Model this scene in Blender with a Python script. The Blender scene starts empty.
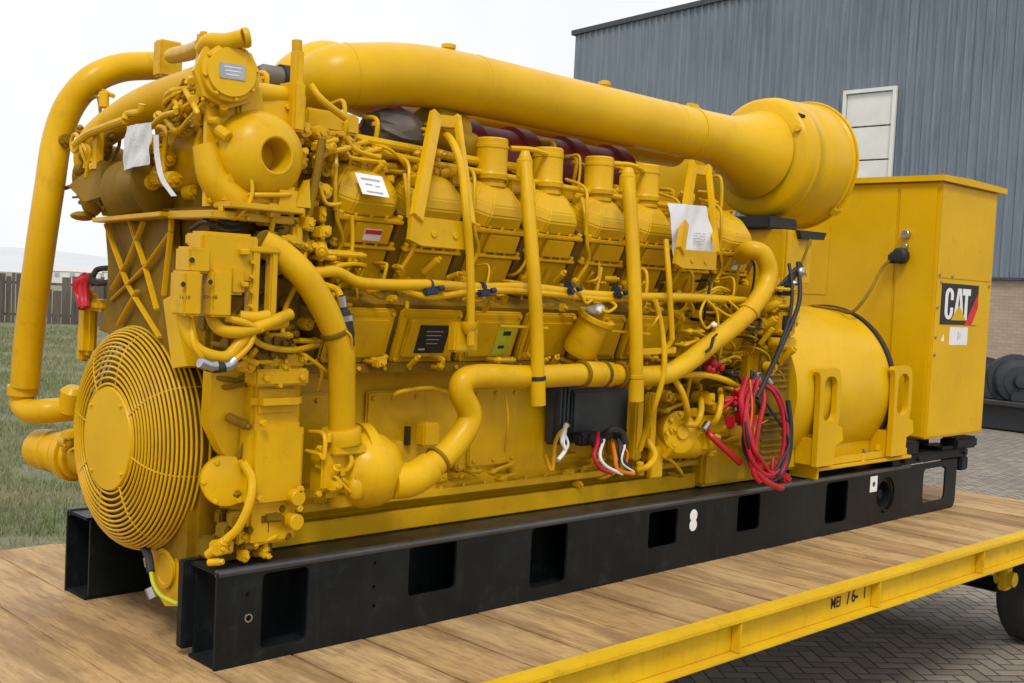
import bpy, bmesh, math, random
from mathutils import Vector, Matrix, Quaternion
from mathutils.geometry import tessellate_polygon
R = random.Random(7)
PI = math.pi
scene = bpy.context.scene
COL = scene.collection
V = Vector

# ------------------------------------------------------------------ materials
def nodes(name):
    m = bpy.data.materials.new(name); m.use_nodes = True
    nt = m.node_tree
    return m, nt, nt.nodes['Principled BSDF']

def N(nt, t, **k):
    n = nt.nodes.new(t)
    for a, b in k.items(): setattr(n, a, b)
    return n

def noise(nt, scale, detail=4, rough=.55, vec=None):
    n = N(nt, 'ShaderNodeTexNoise'); n.inputs['Scale'].default_value = scale
    n.inputs['Detail'].default_value = detail; n.inputs['Roughness'].default_value = rough
    if vec is not None: nt.links.new(vec, n.inputs['Vector'])
    return n

def ramp(nt, fac, stops):
    r = N(nt, 'ShaderNodeValToRGB'); nt.links.new(fac, r.inputs[0])
    e = r.color_ramp.elements
    while len(e) < len(stops): e.new(.5)
    for el, (p, c) in zip(e, stops):
        el.position = p; el.color = (c, c, c, 1) if isinstance(c, (int, float)) else (*c, 1)
    return r

def mix(nt, fac, a, b, blend='MIX'):
    m = N(nt, 'ShaderNodeMix', data_type='RGBA', blend_type=blend)
    for s, v in ((m.inputs[0], fac), (m.inputs[6], a), (m.inputs[7], b)):
        if hasattr(v, 'links'): nt.links.new(v, s)
        elif isinstance(v, (int, float)): s.default_value = v
        else: s.default_value = (*v, 1)
    return m.outputs[2]

def bump(nt, bsdf, h, strength=.2, dist=.01):
    b = N(nt, 'ShaderNodeBump'); b.inputs['Strength'].default_value = strength
    b.inputs['Distance'].default_value = dist
    nt.links.new(h, b.inputs['Height']); nt.links.new(b.outputs[0], bsdf.inputs['Normal'])

def wpos(nt):
    return N(nt, 'ShaderNodeNewGeometry').outputs['Position']

def mth_(nt, a, b_):
    n = N(nt, 'ShaderNodeMath', operation='MULTIPLY'); nt.links.new(a, n.inputs[0]); nt.links.new(b_, n.inputs[1]); return n.outputs[0]

def paint(name, col, col2, rough=.35, grime=(.11, .060, .006), gr=.35, coat=.25, bs=.12, dust=.07, spec=.4):
    """sprayed enamel: slow tint drift, thin grime, a little orange peel"""
    m, nt, b = nodes(name); p = wpos(nt)
    n1 = noise(nt, 2.2, 5, .6, p); n2 = noise(nt, 9, 7, .7, p); n3 = noise(nt, 55, 3, .5, p)
    c = mix(nt, ramp(nt, n1.outputs[0], [(.35, 0), (.68, 1)]).outputs[0], col, col2)
    g = ramp(nt, n2.outputs[0], [(.55, 0), (.80, gr)])
    c = mix(nt, g.outputs[0], c, grime)
    mp = N(nt, 'ShaderNodeMapping'); mp.inputs['Scale'].default_value = (1, 1, .12); nt.links.new(p, mp.inputs[0])
    run = noise(nt, 20, 5, .65, mp.outputs[0])
    c = mix(nt, ramp(nt, run.outputs[0], [(.56, 0), (.78, gr * .8)]).outputs[0], c, tuple(.5 * x + .5 * y for x, y in zip(grime, col2)))
    vor = N(nt, 'ShaderNodeTexVoronoi'); vor.inputs['Scale'].default_value = 26; nt.links.new(p, vor.inputs['Vector'])
    sp = ramp(nt, vor.outputs['Distance'], [(.045, 1), (.085, 0)])
    pm = ramp(nt, noise(nt, 3.1, 3, .5, p).outputs[0], [(.52, 0), (.64, .75 * min(1, gr * 3))])
    c = mix(nt, mth_(nt, sp.outputs[0], pm.outputs[0]), c, tuple(x * .5 for x in grime))
    # dust settles on faces that look up
    sx = N(nt, 'ShaderNodeSeparateXYZ'); nt.links.new(N(nt, 'ShaderNodeNewGeometry').outputs['Normal'], sx.inputs[0])
    up = ramp(nt, sx.outputs[2], [(.55, 0), (1.0, dust)])
    c = mix(nt, up.outputs[0], c, tuple(x * .6 + .14 for x in col))
    nt.links.new(c, b.inputs['Base Color'])
    r = ramp(nt, n2.outputs[0], [(.3, rough - .07), (.75, rough + .18)])
    nt.links.new(r.outputs[0], b.inputs['Roughness'])
    b.inputs['Coat Weight'].default_value = coat; b.inputs['Coat Roughness'].default_value = .25; b.inputs['Specular IOR Level'].default_value = spec
    bump(nt, b, n3.outputs[0], bs, .004)
    return m

def plain(name, col, rough=.5, metal=0, var=.25, scale=8, bs=.1, coat=0):
    m, nt, b = nodes(name); p = wpos(nt)
    n = noise(nt, scale, 5, .6, p)
    lo = tuple(x * (1 - var) for x in col); hi = tuple(min(1, x * (1 + var)) for x in col)
    nt.links.new(mix(nt, ramp(nt, n.outputs[0], [(.3, 0), (.7, 1)]).outputs[0], lo, hi), b.inputs['Base Color'])
    b.inputs['Roughness'].default_value = rough; b.inputs['Metallic'].default_value = metal
    b.inputs['Coat Weight'].default_value = coat
    if bs: bump(nt, b, noise(nt, scale * 6, 3, .5, p).outputs[0], bs, .004)
    return m

M = {}
M['yellow'] = paint('yellow_enamel', (.71, .415, .0012), (.58, .32, .0012), gr=.36, coat=.05, spec=.24, rough=.31)
M['yellow2'] = paint('yellow_panel_enamel', (.73, .43, .0015), (.64, .37, .0012), rough=.30, gr=.14, coat=.07, bs=.05, spec=.26)
M['yellow_dark'] = paint('yellow_shade', (.29, .16, .0015), (.11, .058, .0015), rough=.5, gr=.7, coat=0, spec=.2)  # darker copy of the enamel: shade of recesses and gaps painted in
M['yellow_trailer'] = paint('trailer_yellow', (.80, .51, .006), (.66, .39, .005), rough=.45, gr=.45, coat=.05, spec=.3)
M['black'] = paint('black_enamel', (.006, .008, .009), (.011, .014, .0155), rough=.34, grime=(.055, .056, .054), gr=.45, coat=0, dust=.05, spec=.18)
M['black_gloss'] = plain('edge_highlight_black', (.035, .038, .042), .28, var=.35, scale=5, bs=.05, coat=.4)  # lighter, glossier black: the rail's top edge highlight is partly in the colour
M['rubber'] = plain('black_rubber', (.016, .016, .017), .6)
M['tyre'] = plain('dusty_tyre', (.03, .029, .028), .8, scale=12)
M['steel'] = plain('bare_steel', (.45, .45, .46), .3, 1)
M['alu'] = plain('foil_grey', (.15, .13, .11), .6, .1)
M['damper'] = paint('deep_yellow_shade', (.22, .12, .003), (.12, .065, .003), rough=.6, gr=.5, coat=0)  # yellow darkened by painted shade, for guard interior and head gaps
M['dark'] = plain('dark_recess_shade', (.035, .024, .006), .7)  # near-black colour standing in for shadow in deep openings
M['maroon'] = plain('maroon_wrap', (.17, .008, .008), .55, bs=.4)
M['red'] = plain('red_cable', (.43, .006, .018), .4, var=.35)
M['orange'] = plain('orange_wire', (.65, .16, .01), .45)
M['white'] = plain('white_wire', (.75, .75, .75), .5, var=.08)
M['paper'] = plain('white_paper', (.76, .77, .79), .55, var=.07, bs=.3)
M['plastic'] = plain('milky_plastic', (.62, .62, .63), .3, var=.15, scale=14, bs=.5)
M['label_black'] = plain('black_label', (.012, .013, .016), .35, bs=0)
M['label_white'] = plain('white_label', (.80, .80, .80), .4, var=.04, bs=0)
M['label_grey'] = plain('grey_data_plate', (.33, .36, .40), .4, .4, bs=0)
M['label_red'] = plain('red_label', (.62, .02, .015), .4, bs=0)
M['label_green'] = plain('green_label', (.42, .45, .02), .4, bs=0)
M['ecm'] = plain('slate_module', (.020, .027, .033), .4, scale=20)
M['ink'] = plain('black_stencil', (.02, .015, .01), .7, bs=0)
M['faint_ink'] = plain('grey_print', (.35, .37, .42), .7, bs=0)
M['blue_ink'] = plain('navy_plug', (.02, .03, .06), .5, bs=0)

# ------------------------------------------------------------------ mesh builder
def frame(d):
    d = V(d).normalized()
    a = V((0, 0, 1)) if abs(d.z) < .9 else V((1, 0, 0))
    u = d.cross(a).normalized(); w = d.cross(u).normalized()
    return d, u, w

def spline(pts, n=6):
    pts = [V(p) for p in pts]
    if len(pts) < 3: return pts
    out = []
    P_ = [2 * pts[0] - pts[1]] + pts + [2 * pts[-1] - pts[-2]]
    for i in range(1, len(P_) - 2):
        a, b, c, d = P_[i - 1:i + 3]
        for k in range(n):
            t = k / n
            out.append(.5 * ((2 * b) + (c - a) * t + (2 * a - 5 * b + 4 * c - d) * t * t + (3 * b - a - 3 * c + d) * t ** 3))
    out.append(pts[-1])
    return out

class B:
    def __init__(s): s.bm = bmesh.new()
    def _box(s, mat, bev, seg=2):
        r = bmesh.ops.create_cube(s.bm, size=1, matrix=mat)
        if bev:
            vs = r['verts']; es = list({e for v in vs for e in v.link_edges})
            bmesh.ops.bevel(s.bm, geom=es, offset=bev, segments=seg, affect='EDGES', clamp_overlap=True)
        return s
    def box(s, x0, x1, y0, y1, z0, z1, bev=.006):
        m = Matrix.Translation(((x0 + x1) / 2, (y0 + y1) / 2, (z0 + z1) / 2)) @ Matrix.Diagonal((abs(x1 - x0), abs(y1 - y0), abs(z1 - z0), 1))
        return s._box(m, min(bev, .45 * min(abs(x1 - x0), abs(y1 - y0), abs(z1 - z0))))
    def obox(s, c, u, v, w, su, sv, sw, bev=.005):
        u, v, w = V(u).normalized(), V(v).normalized(), V(w).normalized()
        m = Matrix((( *(u * su), 0), (*(v * sv), 0), (*(w * sw), 0), (0, 0, 0, 1))).transposed()
        m.translation = V(c)
        return s._box(m, min(bev, .45 * min(su, sv, sw)))
    def bar(s, p, q, w, h, up=(0, 0, 1), bev=.003):
        p, q = V(p), V(q); d = (q - p); up = V(up)
        v = d.cross(up).normalized(); k = v.cross(d).normalized()
        return s.obox((p + q) / 2, d, v, k, d.length, w, h, bev)
    def rings(s, rings, closed=False, caps=True):
        bm = s.bm
        rv = [[bm.verts.new(p) for p in ring] for ring in rings]
        n = len(rv[0])
        for a, b in zip(rv, rv[1:] + ([rv[0]] if closed else [])):
            for i in range(n):
                bm.faces.new((a[i], a[(i + 1) % n], b[(i + 1) % n], b[i]))
        if caps and not closed:
            bm.faces.new(rv[0][::-1]); bm.faces.new(rv[-1])
        return s
    def tube(s, pts, r, seg=12, smooth=6, closed=False, caps=True, hollow=False):
        if closed:
            P_ = [V(p) for p in pts]
        else:
            P_ = spline(pts, smooth) if smooth else [V(p) for p in pts]
        n = len(P_)
        rs = r if callable(r) else (lambda t: r)
        T = []
        for i in range(n):
            a = P_[(i - 1) % n] if (closed or i) else P_[i]
            b = P_[(i + 1) % n] if (closed or i < n - 1) else P_[i]
            T.append((b - a).normalized())
        _, u, w = frame(T[0]); rings = []
        for i in range(n):
            if i:
                q = T[i - 1].rotation_difference(T[i]); u = q @ u
                u = (u - T[i] * u.dot(T[i])).normalized()
            w = T[i].cross(u)
            rr = rs(i / max(1, n - 1))
            rings.append([P_[i] + (u * math.cos(2 * PI * k / seg) + w * math.sin(2 * PI * k / seg)) * rr for k in range(seg)])
        return s.rings(rings, closed, caps)
    def lathe(s, o, d, prof, seg=40, caps=True):
        """prof: (distance along d, radius)"""
        d, u, w = frame(d); o = V(o)
        rings = [[o + d * t + (u * math.cos(2 * PI * k / seg) + w * math.sin(2 * PI * k / seg)) * max(r, 1e-4) for k in range(seg)] for t, r in prof]
        return s.rings(rings, False, caps)
    def cyl(s, p, q, r, r2=None, seg=24, bev=.003):
        p, q = V(p), V(q); L = (q - p).length; r2 = r if r2 is None else r2
        b = min(bev, r * .3, r2 * .3, L * .3)
        return s.lathe(p, q - p, [(0, r - b), (b, r), (L - b, r2), (L, r2 - b)], seg)
    def bolt(s, p, n, r=.009, h=.009):
        d, u, w = frame(n); p = V(p)
        return s.rings([[p + d * t + (u * math.cos(k * PI / 3) + w * math.sin(k * PI / 3)) * rr for k in range(6)] for t, rr in ((-.004, r), (h * .8, r), (h, r * .8))])
    def prism(s, poly, vec):
        vec = V(vec)
        return s.rings([[V(p) for p in poly], [V(p) + vec for p in poly]])
    def plate(s, loops, o, a, b, th):
        """flat plate with holes: loops[0] outer, rest holes, 2D in the a,b frame at o, extruded along a x b by th"""
        o, a, b = V(o), V(a).normalized(), V(b).normalized(); n = a.cross(b) * th
        bm = s.bm
        tris = tessellate_polygon([[V((x, y, 0)) for x, y in L] for L in loops])
        flat = [p for L in loops for p in L]
        top = [bm.verts.new(o + a * x + b * y + n) for x, y in flat]
        bot = [bm.verts.new(o + a * x + b * y) for x, y in flat]
        for t in tris:
            t = list(t)
            (x0, y0), (x1, y1), (x2, y2) = (flat[i] for i in t)
            if (x1 - x0) * (y2 - y0) - (x2 - x0) * (y1 - y0) < 0: t.reverse()
            try:
                bm.faces.new([top[i] for i in t]); bm.faces.new([bot[i] for i in reversed(t)])
            except ValueError: pass
        k = 0
        for L in loops:
            n_ = len(L)
            for i in range(n_):
                j = (i + 1) % n_
                bm.faces.new((bot[k + i], bot[k + j], top[k + j], top[k + i]))
            k += n_
        return s
    def sheet(s, pts3):
        s.bm.faces.new([s.bm.verts.new(p) for p in pts3]); return s
    def grid(s, f, nu, nv):
        vs = [[s.bm.verts.new(f(i / nu, j / nv)) for j in range(nv + 1)] for i in range(nu + 1)]
        for i in range(nu):
            for j in range(nv):
                s.bm.faces.new((vs[i][j], vs[i + 1][j], vs[i + 1][j + 1], vs[i][j + 1]))
        return s
    def ball(s, c, rx, ry=None, rz=None, seg=24):
        ry = ry or rx; rz = rz or rx
        bmesh.ops.create_uvsphere(s.bm, u_segments=seg, v_segments=seg // 2, radius=1, matrix=Matrix.Translation(c) @ Matrix.Diagonal((rx, ry, rz, 1)))
        return s
    def text(s, txt, o, a, b, size, th=.001, shear=0, xs=1, bold=0):
        cu = bpy.data.curves.new('writing', 'FONT'); cu.body = txt; cu.size = size; cu.extrude = 0; cu.shear = shear; cu.offset = bold
        ob = bpy.data.objects.new('writing', cu); COL.objects.link(ob)
        bpy.context.view_layer.update()
        me = bpy.data.meshes.new_from_object(ob.evaluated_get(bpy.context.evaluated_depsgraph_get()))
        o, a, b = V(o), V(a).normalized(), V(b).normalized()
        vs = [s.bm.verts.new(o + a * v.co.x * xs + b * v.co.y) for v in me.vertices]
        for p in me.polygons:
            try: s.bm.faces.new([vs[i] for i in p.vertices])
            except ValueError: pass
        bpy.data.objects.remove(ob); bpy.data.curves.remove(cu); bpy.data.meshes.remove(me)
        return s

def rect(x0, x1, y0, y1, r=.02, n=4):
    out = []
    for cx, cy, a0 in ((x1 - r, y1 - r, 0), (x0 + r, y1 - r, 90), (x0 + r, y0 + r, 180), (x1 - r, y0 + r, 270)):
        for k in range(n + 1):
            a = math.radians(a0 + 90 * k / n); out.append((cx + r * math.cos(a), cy + r * math.sin(a)))
    return out
def circ(cx, cy, r, n=28):
    return [(cx + r * math.cos(2 * PI * k / n), cy + r * math.sin(2 * PI * k / n)) for k in range(n)]

def obj(name, b, mat, parent=None, smooth=True, recalc=True, ang=35, **props):
    bm = b.bm
    if recalc: bmesh.ops.recalc_face_normals(bm, faces=bm.faces)
    me = bpy.data.meshes.new(name); bm.verts.ensure_lookup_table()
    lo = V([min(v.co[i] for v in bm.verts) for i in range(3)]); hi = V([max(v.co[i] for v in bm.verts) for i in range(3)])
    c = (lo + hi) / 2
    if parent is None: c.z = lo.z
    bmesh.ops.translate(bm, verts=bm.verts, vec=-c)
    bm.to_mesh(me); bm.free()
    if smooth:
        for p in me.polygons: p.use_smooth = True
        me.set_sharp_from_angle(angle=math.radians(ang))
    me.materials.append(M[mat])
    o = bpy.data.objects.new(name, me); COL.objects.link(o)
    wp = V((0, 0, 0)); p = parent
    while p is not None: wp = wp + V(p.location); p = p.parent
    o.location = c - wp; o.parent = parent
    for k, v in props.items(): o[k] = v
    return o

def thing(name, label, cat, loc, group=None):
    o = bpy.data.objects.new(name, None); COL.objects.link(o); o.location = loc
    o.empty_display_size = .2
    o['label'] = label; o['category'] = cat
    if group: o['group'] = group
    return o
def tag(o, label, cat, group=None):
    o['label'] = label; o['category'] = cat
    if group: o['group'] = group
    return o

# ------------------------------------------------------------------ camera
cd = bpy.data.cameras.new('camera'); cam = bpy.data.objects.new('camera', cd); COL.objects.link(cam)
cd.sensor_width = 36; cd.lens = 36 * 1134.7 / 1024; cd.clip_end = 3000; cd.clip_start = .05
CX_, CY_, CZ_ = (0.717260, -0.695096, 0.048786), (0.002149, -0.067807, -0.997696), (0.696802, 0.715713, -0.047141)      # right, down, forward of the lens in world axes
cam.matrix_world = Matrix(((CX_[0], -CY_[0], -CZ_[0], -2.0177), (CX_[1], -CY_[1], -CZ_[1], -3.4822), (CX_[2], -CY_[2], -CZ_[2], 1.3895), (0, 0, 0, 1)))
scene.camera = cam

# ------------------------------------------------------------------ light: bright overcast
SUN_EL, SUN_AZ = math.radians(52), math.radians(222)       # sun behind the cloud, over the photographer's left shoulder
w = bpy.data.worlds.new('World'); scene.world = w; w.use_nodes = True
nt = w.node_tree; bg = nt.nodes['Background']
sky = N(nt, 'ShaderNodeTexSky', sky_type='NISHITA'); sky.sun_disc = False
sky.sun_elevation = SUN_EL; sky.sun_rotation = SUN_AZ; sky.dust_density = 4
tc = N(nt, 'ShaderNodeTexCoord')
cl = noise(nt, 2.2, 5, .55, tc.outputs['Generated'])
cloud = ramp(nt, cl.outputs[0], [(.3, (7.6, 7.7, 7.9)), (.7, (8.9, 8.9, 9.0))])
nt.links.new(mix(nt, .93, sky.outputs[0], cloud.outputs[0]), bg.inputs['Color'])
bg.inputs['Strength'].default_value = .125
sd = bpy.data.lights.new('sun', 'SUN'); sd.energy = 1.75; sd.angle = math.radians(14); sd.color = (1, .965, .90)
so = bpy.data.objects.new('sun', sd); COL.objects.link(so)
sdir = V((math.cos(SUN_EL) * math.sin(SUN_AZ), math.cos(SUN_EL) * math.cos(SUN_AZ), math.sin(SUN_EL)))
so.rotation_euler = (-sdir).to_track_quat('-Z', 'Y').to_euler()
so.location = sdir * 30
scene.view_settings.view_transform = 'Standard'; scene.view_settings.look = 'None'; scene.view_settings.exposure = 0
scene.render.engine = 'CYCLES'; scene.cycles.max_bounces = 6; scene.cycles.diffuse_bounces = 2

# ------------------------------------------------------------------ setting materials
def mth(nt, op, a, b=None, c=None):
    n = N(nt, 'ShaderNodeMath', operation=op)
    for s, v in zip(n.inputs, (a, b, c)):
        if v is None: continue
        if hasattr(v, 'links'): nt.links.new(v, s)
        else: s.default_value = v
    return n.outputs[0]

def herringbone():
    m, nt, b = nodes('herringbone_pavers'); p = wpos(nt)
    mp = N(nt, 'ShaderNodeMapping'); nt.links.new(p, mp.inputs[0])
    mp.inputs['Rotation'].default_value = (0, 0, math.radians(38)); mp.inputs['Scale'].default_value = (9.2,) * 3
    mp.inputs['Location'].default_value = (400, 400, 0)
    nz = noise(nt, 5, 2, .5, p)
    va = N(nt, 'ShaderNodeVectorMath', operation='MULTIPLY_ADD')
    nt.links.new(nz.outputs['Color'], va.inputs[0]); va.inputs[1].default_value = (.12, .12, 0); nt.links.new(mp.outputs[0], va.inputs[2])
    s = N(nt, 'ShaderNodeSeparateXYZ'); nt.links.new(va.outputs[0], s.inputs[0])
    x, y = s.outputs[0], s.outputs[1]
    i, j = mth(nt, 'FLOOR', x), mth(nt, 'FLOOR', y)
    fx, fy = mth(nt, 'SUBTRACT', x, i), mth(nt, 'SUBTRACT', y, j)
    k = mth(nt, 'FLOORED_MODULO', mth(nt, 'SUBTRACT', i, j), 4)
    eq = [mth(nt, 'COMPARE', k, float(q), .1) for q in range(4)]
    d = mth(nt, 'MINIMUM', mth(nt, 'MINIMUM', mth(nt, 'ADD', fx, eq[1]), mth(nt, 'ADD', mth(nt, 'SUBTRACT', 1, fx), eq[0])),
            mth(nt, 'MINIMUM', mth(nt, 'ADD', fy, eq[2]), mth(nt, 'ADD', mth(nt, 'SUBTRACT', 1, fy), eq[3])))
    idv = N(nt, 'ShaderNodeCombineXYZ'); nt.links.new(mth(nt, 'SUBTRACT', i, eq[1]), idv.inputs[0]); nt.links.new(mth(nt, 'SUBTRACT', j, eq[2]), idv.inputs[1])
    wn = N(nt, 'ShaderNodeTexWhiteNoise', noise_dimensions='2D'); nt.links.new(idv.outputs[0], wn.inputs[0])
    c = mix(nt, wn.outputs[0], (.19, .155, .12), (.33, .275, .215))
    c = mix(nt, ramp(nt, noise(nt, .7, 6, .65, p).outputs[0], [(.35, 0), (.7, .55)]).outputs[0], c, (.16, .148, .135))
    c = mix(nt, ramp(nt, noise(nt, 40, 4, .6, p).outputs[0], [(.4, 0), (.8, .4)]).outputs[0], c, (.36, .315, .265))
    jt = ramp(nt, d, [(.03, 1), (.085, 0)])
    c = mix(nt, jt.outputs[0], c, (.045, .042, .036))
    nt.links.new(c, b.inputs['Base Color']); b.inputs['Roughness'].default_value = .8
    bump(nt, b, mth(nt, 'ADD', ramp(nt, d, [(.02, 0), (.12, 1)]).outputs[0], mth(nt, 'MULTIPLY', noise(nt, 60, 3, .6, p).outputs[0], .25)), .6, .012)
    return m
M['pavers'] = herringbone()

def ground_mat():
    m, nt, b = nodes('rough_grass_soil'); p = wpos(nt)
    c = mix(nt, ramp(nt, noise(nt, .8, 6, .65, p).outputs[0], [(.35, 0), (.65, 1)]).outputs[0], (.16, .175, .085), (.25, .24, .16))
    c = mix(nt, ramp(nt, noise(nt, 9, 5, .7, p).outputs[0], [(.45, 0), (.75, .8)]).outputs[0], c, (.26, .24, .17))
    nt.links.new(c, b.inputs['Base Color']); b.inputs['Roughness'].default_value = .95
    bump(nt, b, noise(nt, 25, 5, .7, p).outputs[0], .8, .05); return m
M['ground'] = ground_mat()

def grass_mat():
    m, nt, b = nodes('short_dry_grass'); p = wpos(nt)
    c = mix(nt, ramp(nt, noise(nt, .55, 6, .65, p).outputs[0], [(.40, 0), (.60, 1)]).outputs[0], (.14, .23, .05), (.44, .36, .19))
    c = mix(nt, ramp(nt, noise(nt, 2.4, 4, .6, p).outputs[0], [(.50, 0), (.66, .7)]).outputs[0], c, (.09, .12, .045))
    c = mix(nt, noise(nt, 30, 2, .5, p).outputs[0], c, (.19, .20, .11))
    nt.links.new(c, b.inputs['Base Color']); b.inputs['Roughness'].default_value = .8; return m
M['grass'] = grass_mat()

def wood_mat():
    """worn deck planks running across the trailer (grain along Y)"""
    m, nt, b = nodes('worn_deck_planks'); p = wpos(nt)
    s = N(nt, 'ShaderNodeSeparateXYZ'); nt.links.new(p, s.inputs[0])
    oi = N(nt, 'ShaderNodeAttribute', attribute_name='plank')
    mp = N(nt, 'ShaderNodeMapping'); mp.inputs['Scale'].default_value = (1, .09, 1); nt.links.new(p, mp.inputs[0])
    va = N(nt, 'ShaderNodeVectorMath', operation='MULTIPLY_ADD'); nt.links.new(oi.outputs['Color'], va.inputs[0]); va.inputs[1].default_value = (9, 9, 9); nt.links.new(mp.outputs[0], va.inputs[2])
    g1 = noise(nt, 16, 7, .62, va.outputs[0]); g2 = noise(nt, 80, 4, .6, va.outputs[0]); big = noise(nt, 1.3, 5, .6, p)
    sv = N(nt, 'ShaderNodeSeparateColor'); nt.links.new(oi.outputs['Color'], sv.inputs[0])
    c = mix(nt, sv.outputs[0], (.46, .275, .10), (.66, .44, .20))
    c = mix(nt, ramp(nt, g1.outputs[0], [(.40, 0), (.72, .75)]).outputs[0], c, (.31, .175, .07))
    c = mix(nt, ramp(nt, g2.outputs[0], [(.50, 0), (.66, .55)]).outputs[0], c, (.15, .082, .036))
    c = mix(nt, ramp(nt, big.outputs[0], [(.42, 0), (.72, .6)]).outputs[0], c, (.55, .375, .19))
    sp = noise(nt, 6, 6, .7, p)
    c = mix(nt, ramp(nt, sp.outputs[0], [(.54, 0), (.74, .6)]).outputs[0], c, (.17, .10, .048))
    mp2 = N(nt, 'ShaderNodeMapping'); mp2.inputs['Scale'].default_value = (1, .16, 1); mp2.inputs['Rotation'].default_value = (0, 0, .12); nt.links.new(p, mp2.inputs[0])
    st = noise(nt, 5.5, 7, .68, mp2.outputs[0])
    c = mix(nt, ramp(nt, st.outputs[0], [(.47, 0), (.58, .65)]).outputs[0], c, (.22, .12, .05))
    c = mix(nt, ramp(nt, noise(nt, 11, 6, .7, mp2.outputs[0]).outputs[0], [(.62, 0), (.78, .5)]).outputs[0], c, (.66, .52, .34))
    nt.links.new(c, b.inputs['Base Color'])
    nt.links.new(ramp(nt, g1.outputs[0], [(.3, .5), (.7, .8)]).outputs[0], b.inputs['Roughness'])
    bump(nt, b, g2.outputs[0], .35, .006); return m
M['wood'] = wood_mat()

def cladding_mat():
    m, nt, b = nodes('weathered_blue_grey_sheet'); p = wpos(nt)
    mp = N(nt, 'ShaderNodeMapping'); mp.inputs['Scale'].default_value = (1, 1, .04); nt.links.new(p, mp.inputs[0])
    st = noise(nt, 9, 7, .7, mp.outputs[0]); bg_ = noise(nt, .25, 4, .5, p)
    c = mix(nt, ramp(nt, st.outputs[0], [(.38, 0), (.64, 1)]).outputs[0], (.095, .128, .17), (.18, .222, .275))
    c = mix(nt, ramp(nt, bg_.outputs[0], [(.4, 0), (.7, .5)]).outputs[0], c, (.22, .25, .285))
    c = mix(nt, ramp(nt, noise(nt, 3, 5, .7, mp.outputs[0]).outputs[0], [(.62, 0), (.8, .35)]).outputs[0], c, (.16, .13, .11))
    nt.links.new(c, b.inputs['Base Color']); b.inputs['Roughness'].default_value = .5; return m
M['cladding'] = cladding_mat()

def brick_mat():
    m, nt, b = nodes('beige_brick'); p = wpos(nt)
    s = N(nt, 'ShaderNodeSeparateXYZ'); nt.links.new(p, s.inputs[0])
    cb = N(nt, 'ShaderNodeCombineXYZ'); nt.links.new(s.outputs[1], cb.inputs[0]); nt.links.new(s.outputs[2], cb.inputs[1])
    br = N(nt, 'ShaderNodeTexBrick'); nt.links.new(cb.outputs[0], br.inputs[0])
    br.inputs['Scale'].default_value = 1; br.inputs['Brick Width'].default_value = .24; br.inputs['Row Height'].default_value = .085
    br.inputs['Mortar Size'].default_value = .008; br.inputs['Bias'].default_value = 0
    br.inputs['Color1'].default_value = (.43, .33, .24, 1); br.inputs['Color2'].default_value = (.34, .255, .18, 1); br.inputs['Mortar'].default_value = (.27, .22, .17, 1)
    c = mix(nt, ramp(nt, noise(nt, .8, 6, .7, p).outputs[0], [(.4, 0), (.7, .5)]).outputs[0], br.outputs[0], (.46, .37, .28))
    nt.links.new(c, b.inputs['Base Color']); b.inputs['Roughness'].default_value = .9
    bump(nt, b, br.outputs['Fac'], -.4, .01); return m
M['brick'] = brick_mat()
def board_mat():
    m, nt, b = nodes('weathered_grey_boards'); p = wpos(nt)
    mp = N(nt, 'ShaderNodeMapping'); mp.inputs['Scale'].default_value = (1, 1, .12); nt.links.new(p, mp.inputs[0])
    c = mix(nt, ramp(nt, noise(nt, 2.2, 6, .7, mp.outputs[0]).outputs[0], [(.35, 0), (.68, 1)]).outputs[0], (.025, .023, .021), (.155, .135, .115))
    c = mix(nt, ramp(nt, noise(nt, .6, 3, .5, mp.outputs[0]).outputs[0], [(.5, 0), (.7, .4)]).outputs[0], c, (.19, .11, .09))
    nt.links.new(c, b.inputs['Base Color']); b.inputs['Roughness'].default_value = .9; return m
M['boards'] = board_mat()
M['leaf'] = plain('orange_leaf', (.55, .25, .07), .8)
M['frame_white'] = plain('chalky_white_paint', (.72, .72, .68), .6, var=.08, scale=1.5, bs=0)
M['trim'] = plain('dark_ridge_trim', (.05, .06, .075), .6, bs=0)
M['tarp'] = plain('black_tarp', (.018, .019, .022), .35, var=.4, scale=2, bs=.6)
M['rust'] = plain('rusty_brown', (.15, .085, .05), .8, var=.5, scale=3)
M['haze_hill'] = plain('hazy_far_slope', (.55, .57, .585), 1, var=.05, scale=.02, bs=0)  # distance haze painted into this and the far tones below
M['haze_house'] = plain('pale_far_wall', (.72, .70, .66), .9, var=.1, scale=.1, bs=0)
M['haze_roof'] = plain('hazy_far_roof', (.58, .55, .52), .9, bs=0)  # roof tone paled by painted haze
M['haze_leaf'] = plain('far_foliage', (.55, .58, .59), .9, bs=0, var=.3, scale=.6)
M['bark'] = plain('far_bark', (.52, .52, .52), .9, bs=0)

GZ = -.95
# ------------------------------------------------------------------ ground
S = 2500
obj('ground', B().sheet([(-S, -S, GZ), (S, -S, GZ), (S, S, GZ), (-S, S, GZ)]), 'ground', kind='structure', smooth=False)
obj('paving', B().sheet([(-40, -40, GZ + .004), (60, -40, GZ + .004), (60, 30, GZ + .004), (17, 30, GZ + .004), (13, 4.2, GZ + .004), (-40, 4.2, GZ + .004)]), 'pavers', kind='structure', smooth=False)
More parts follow.
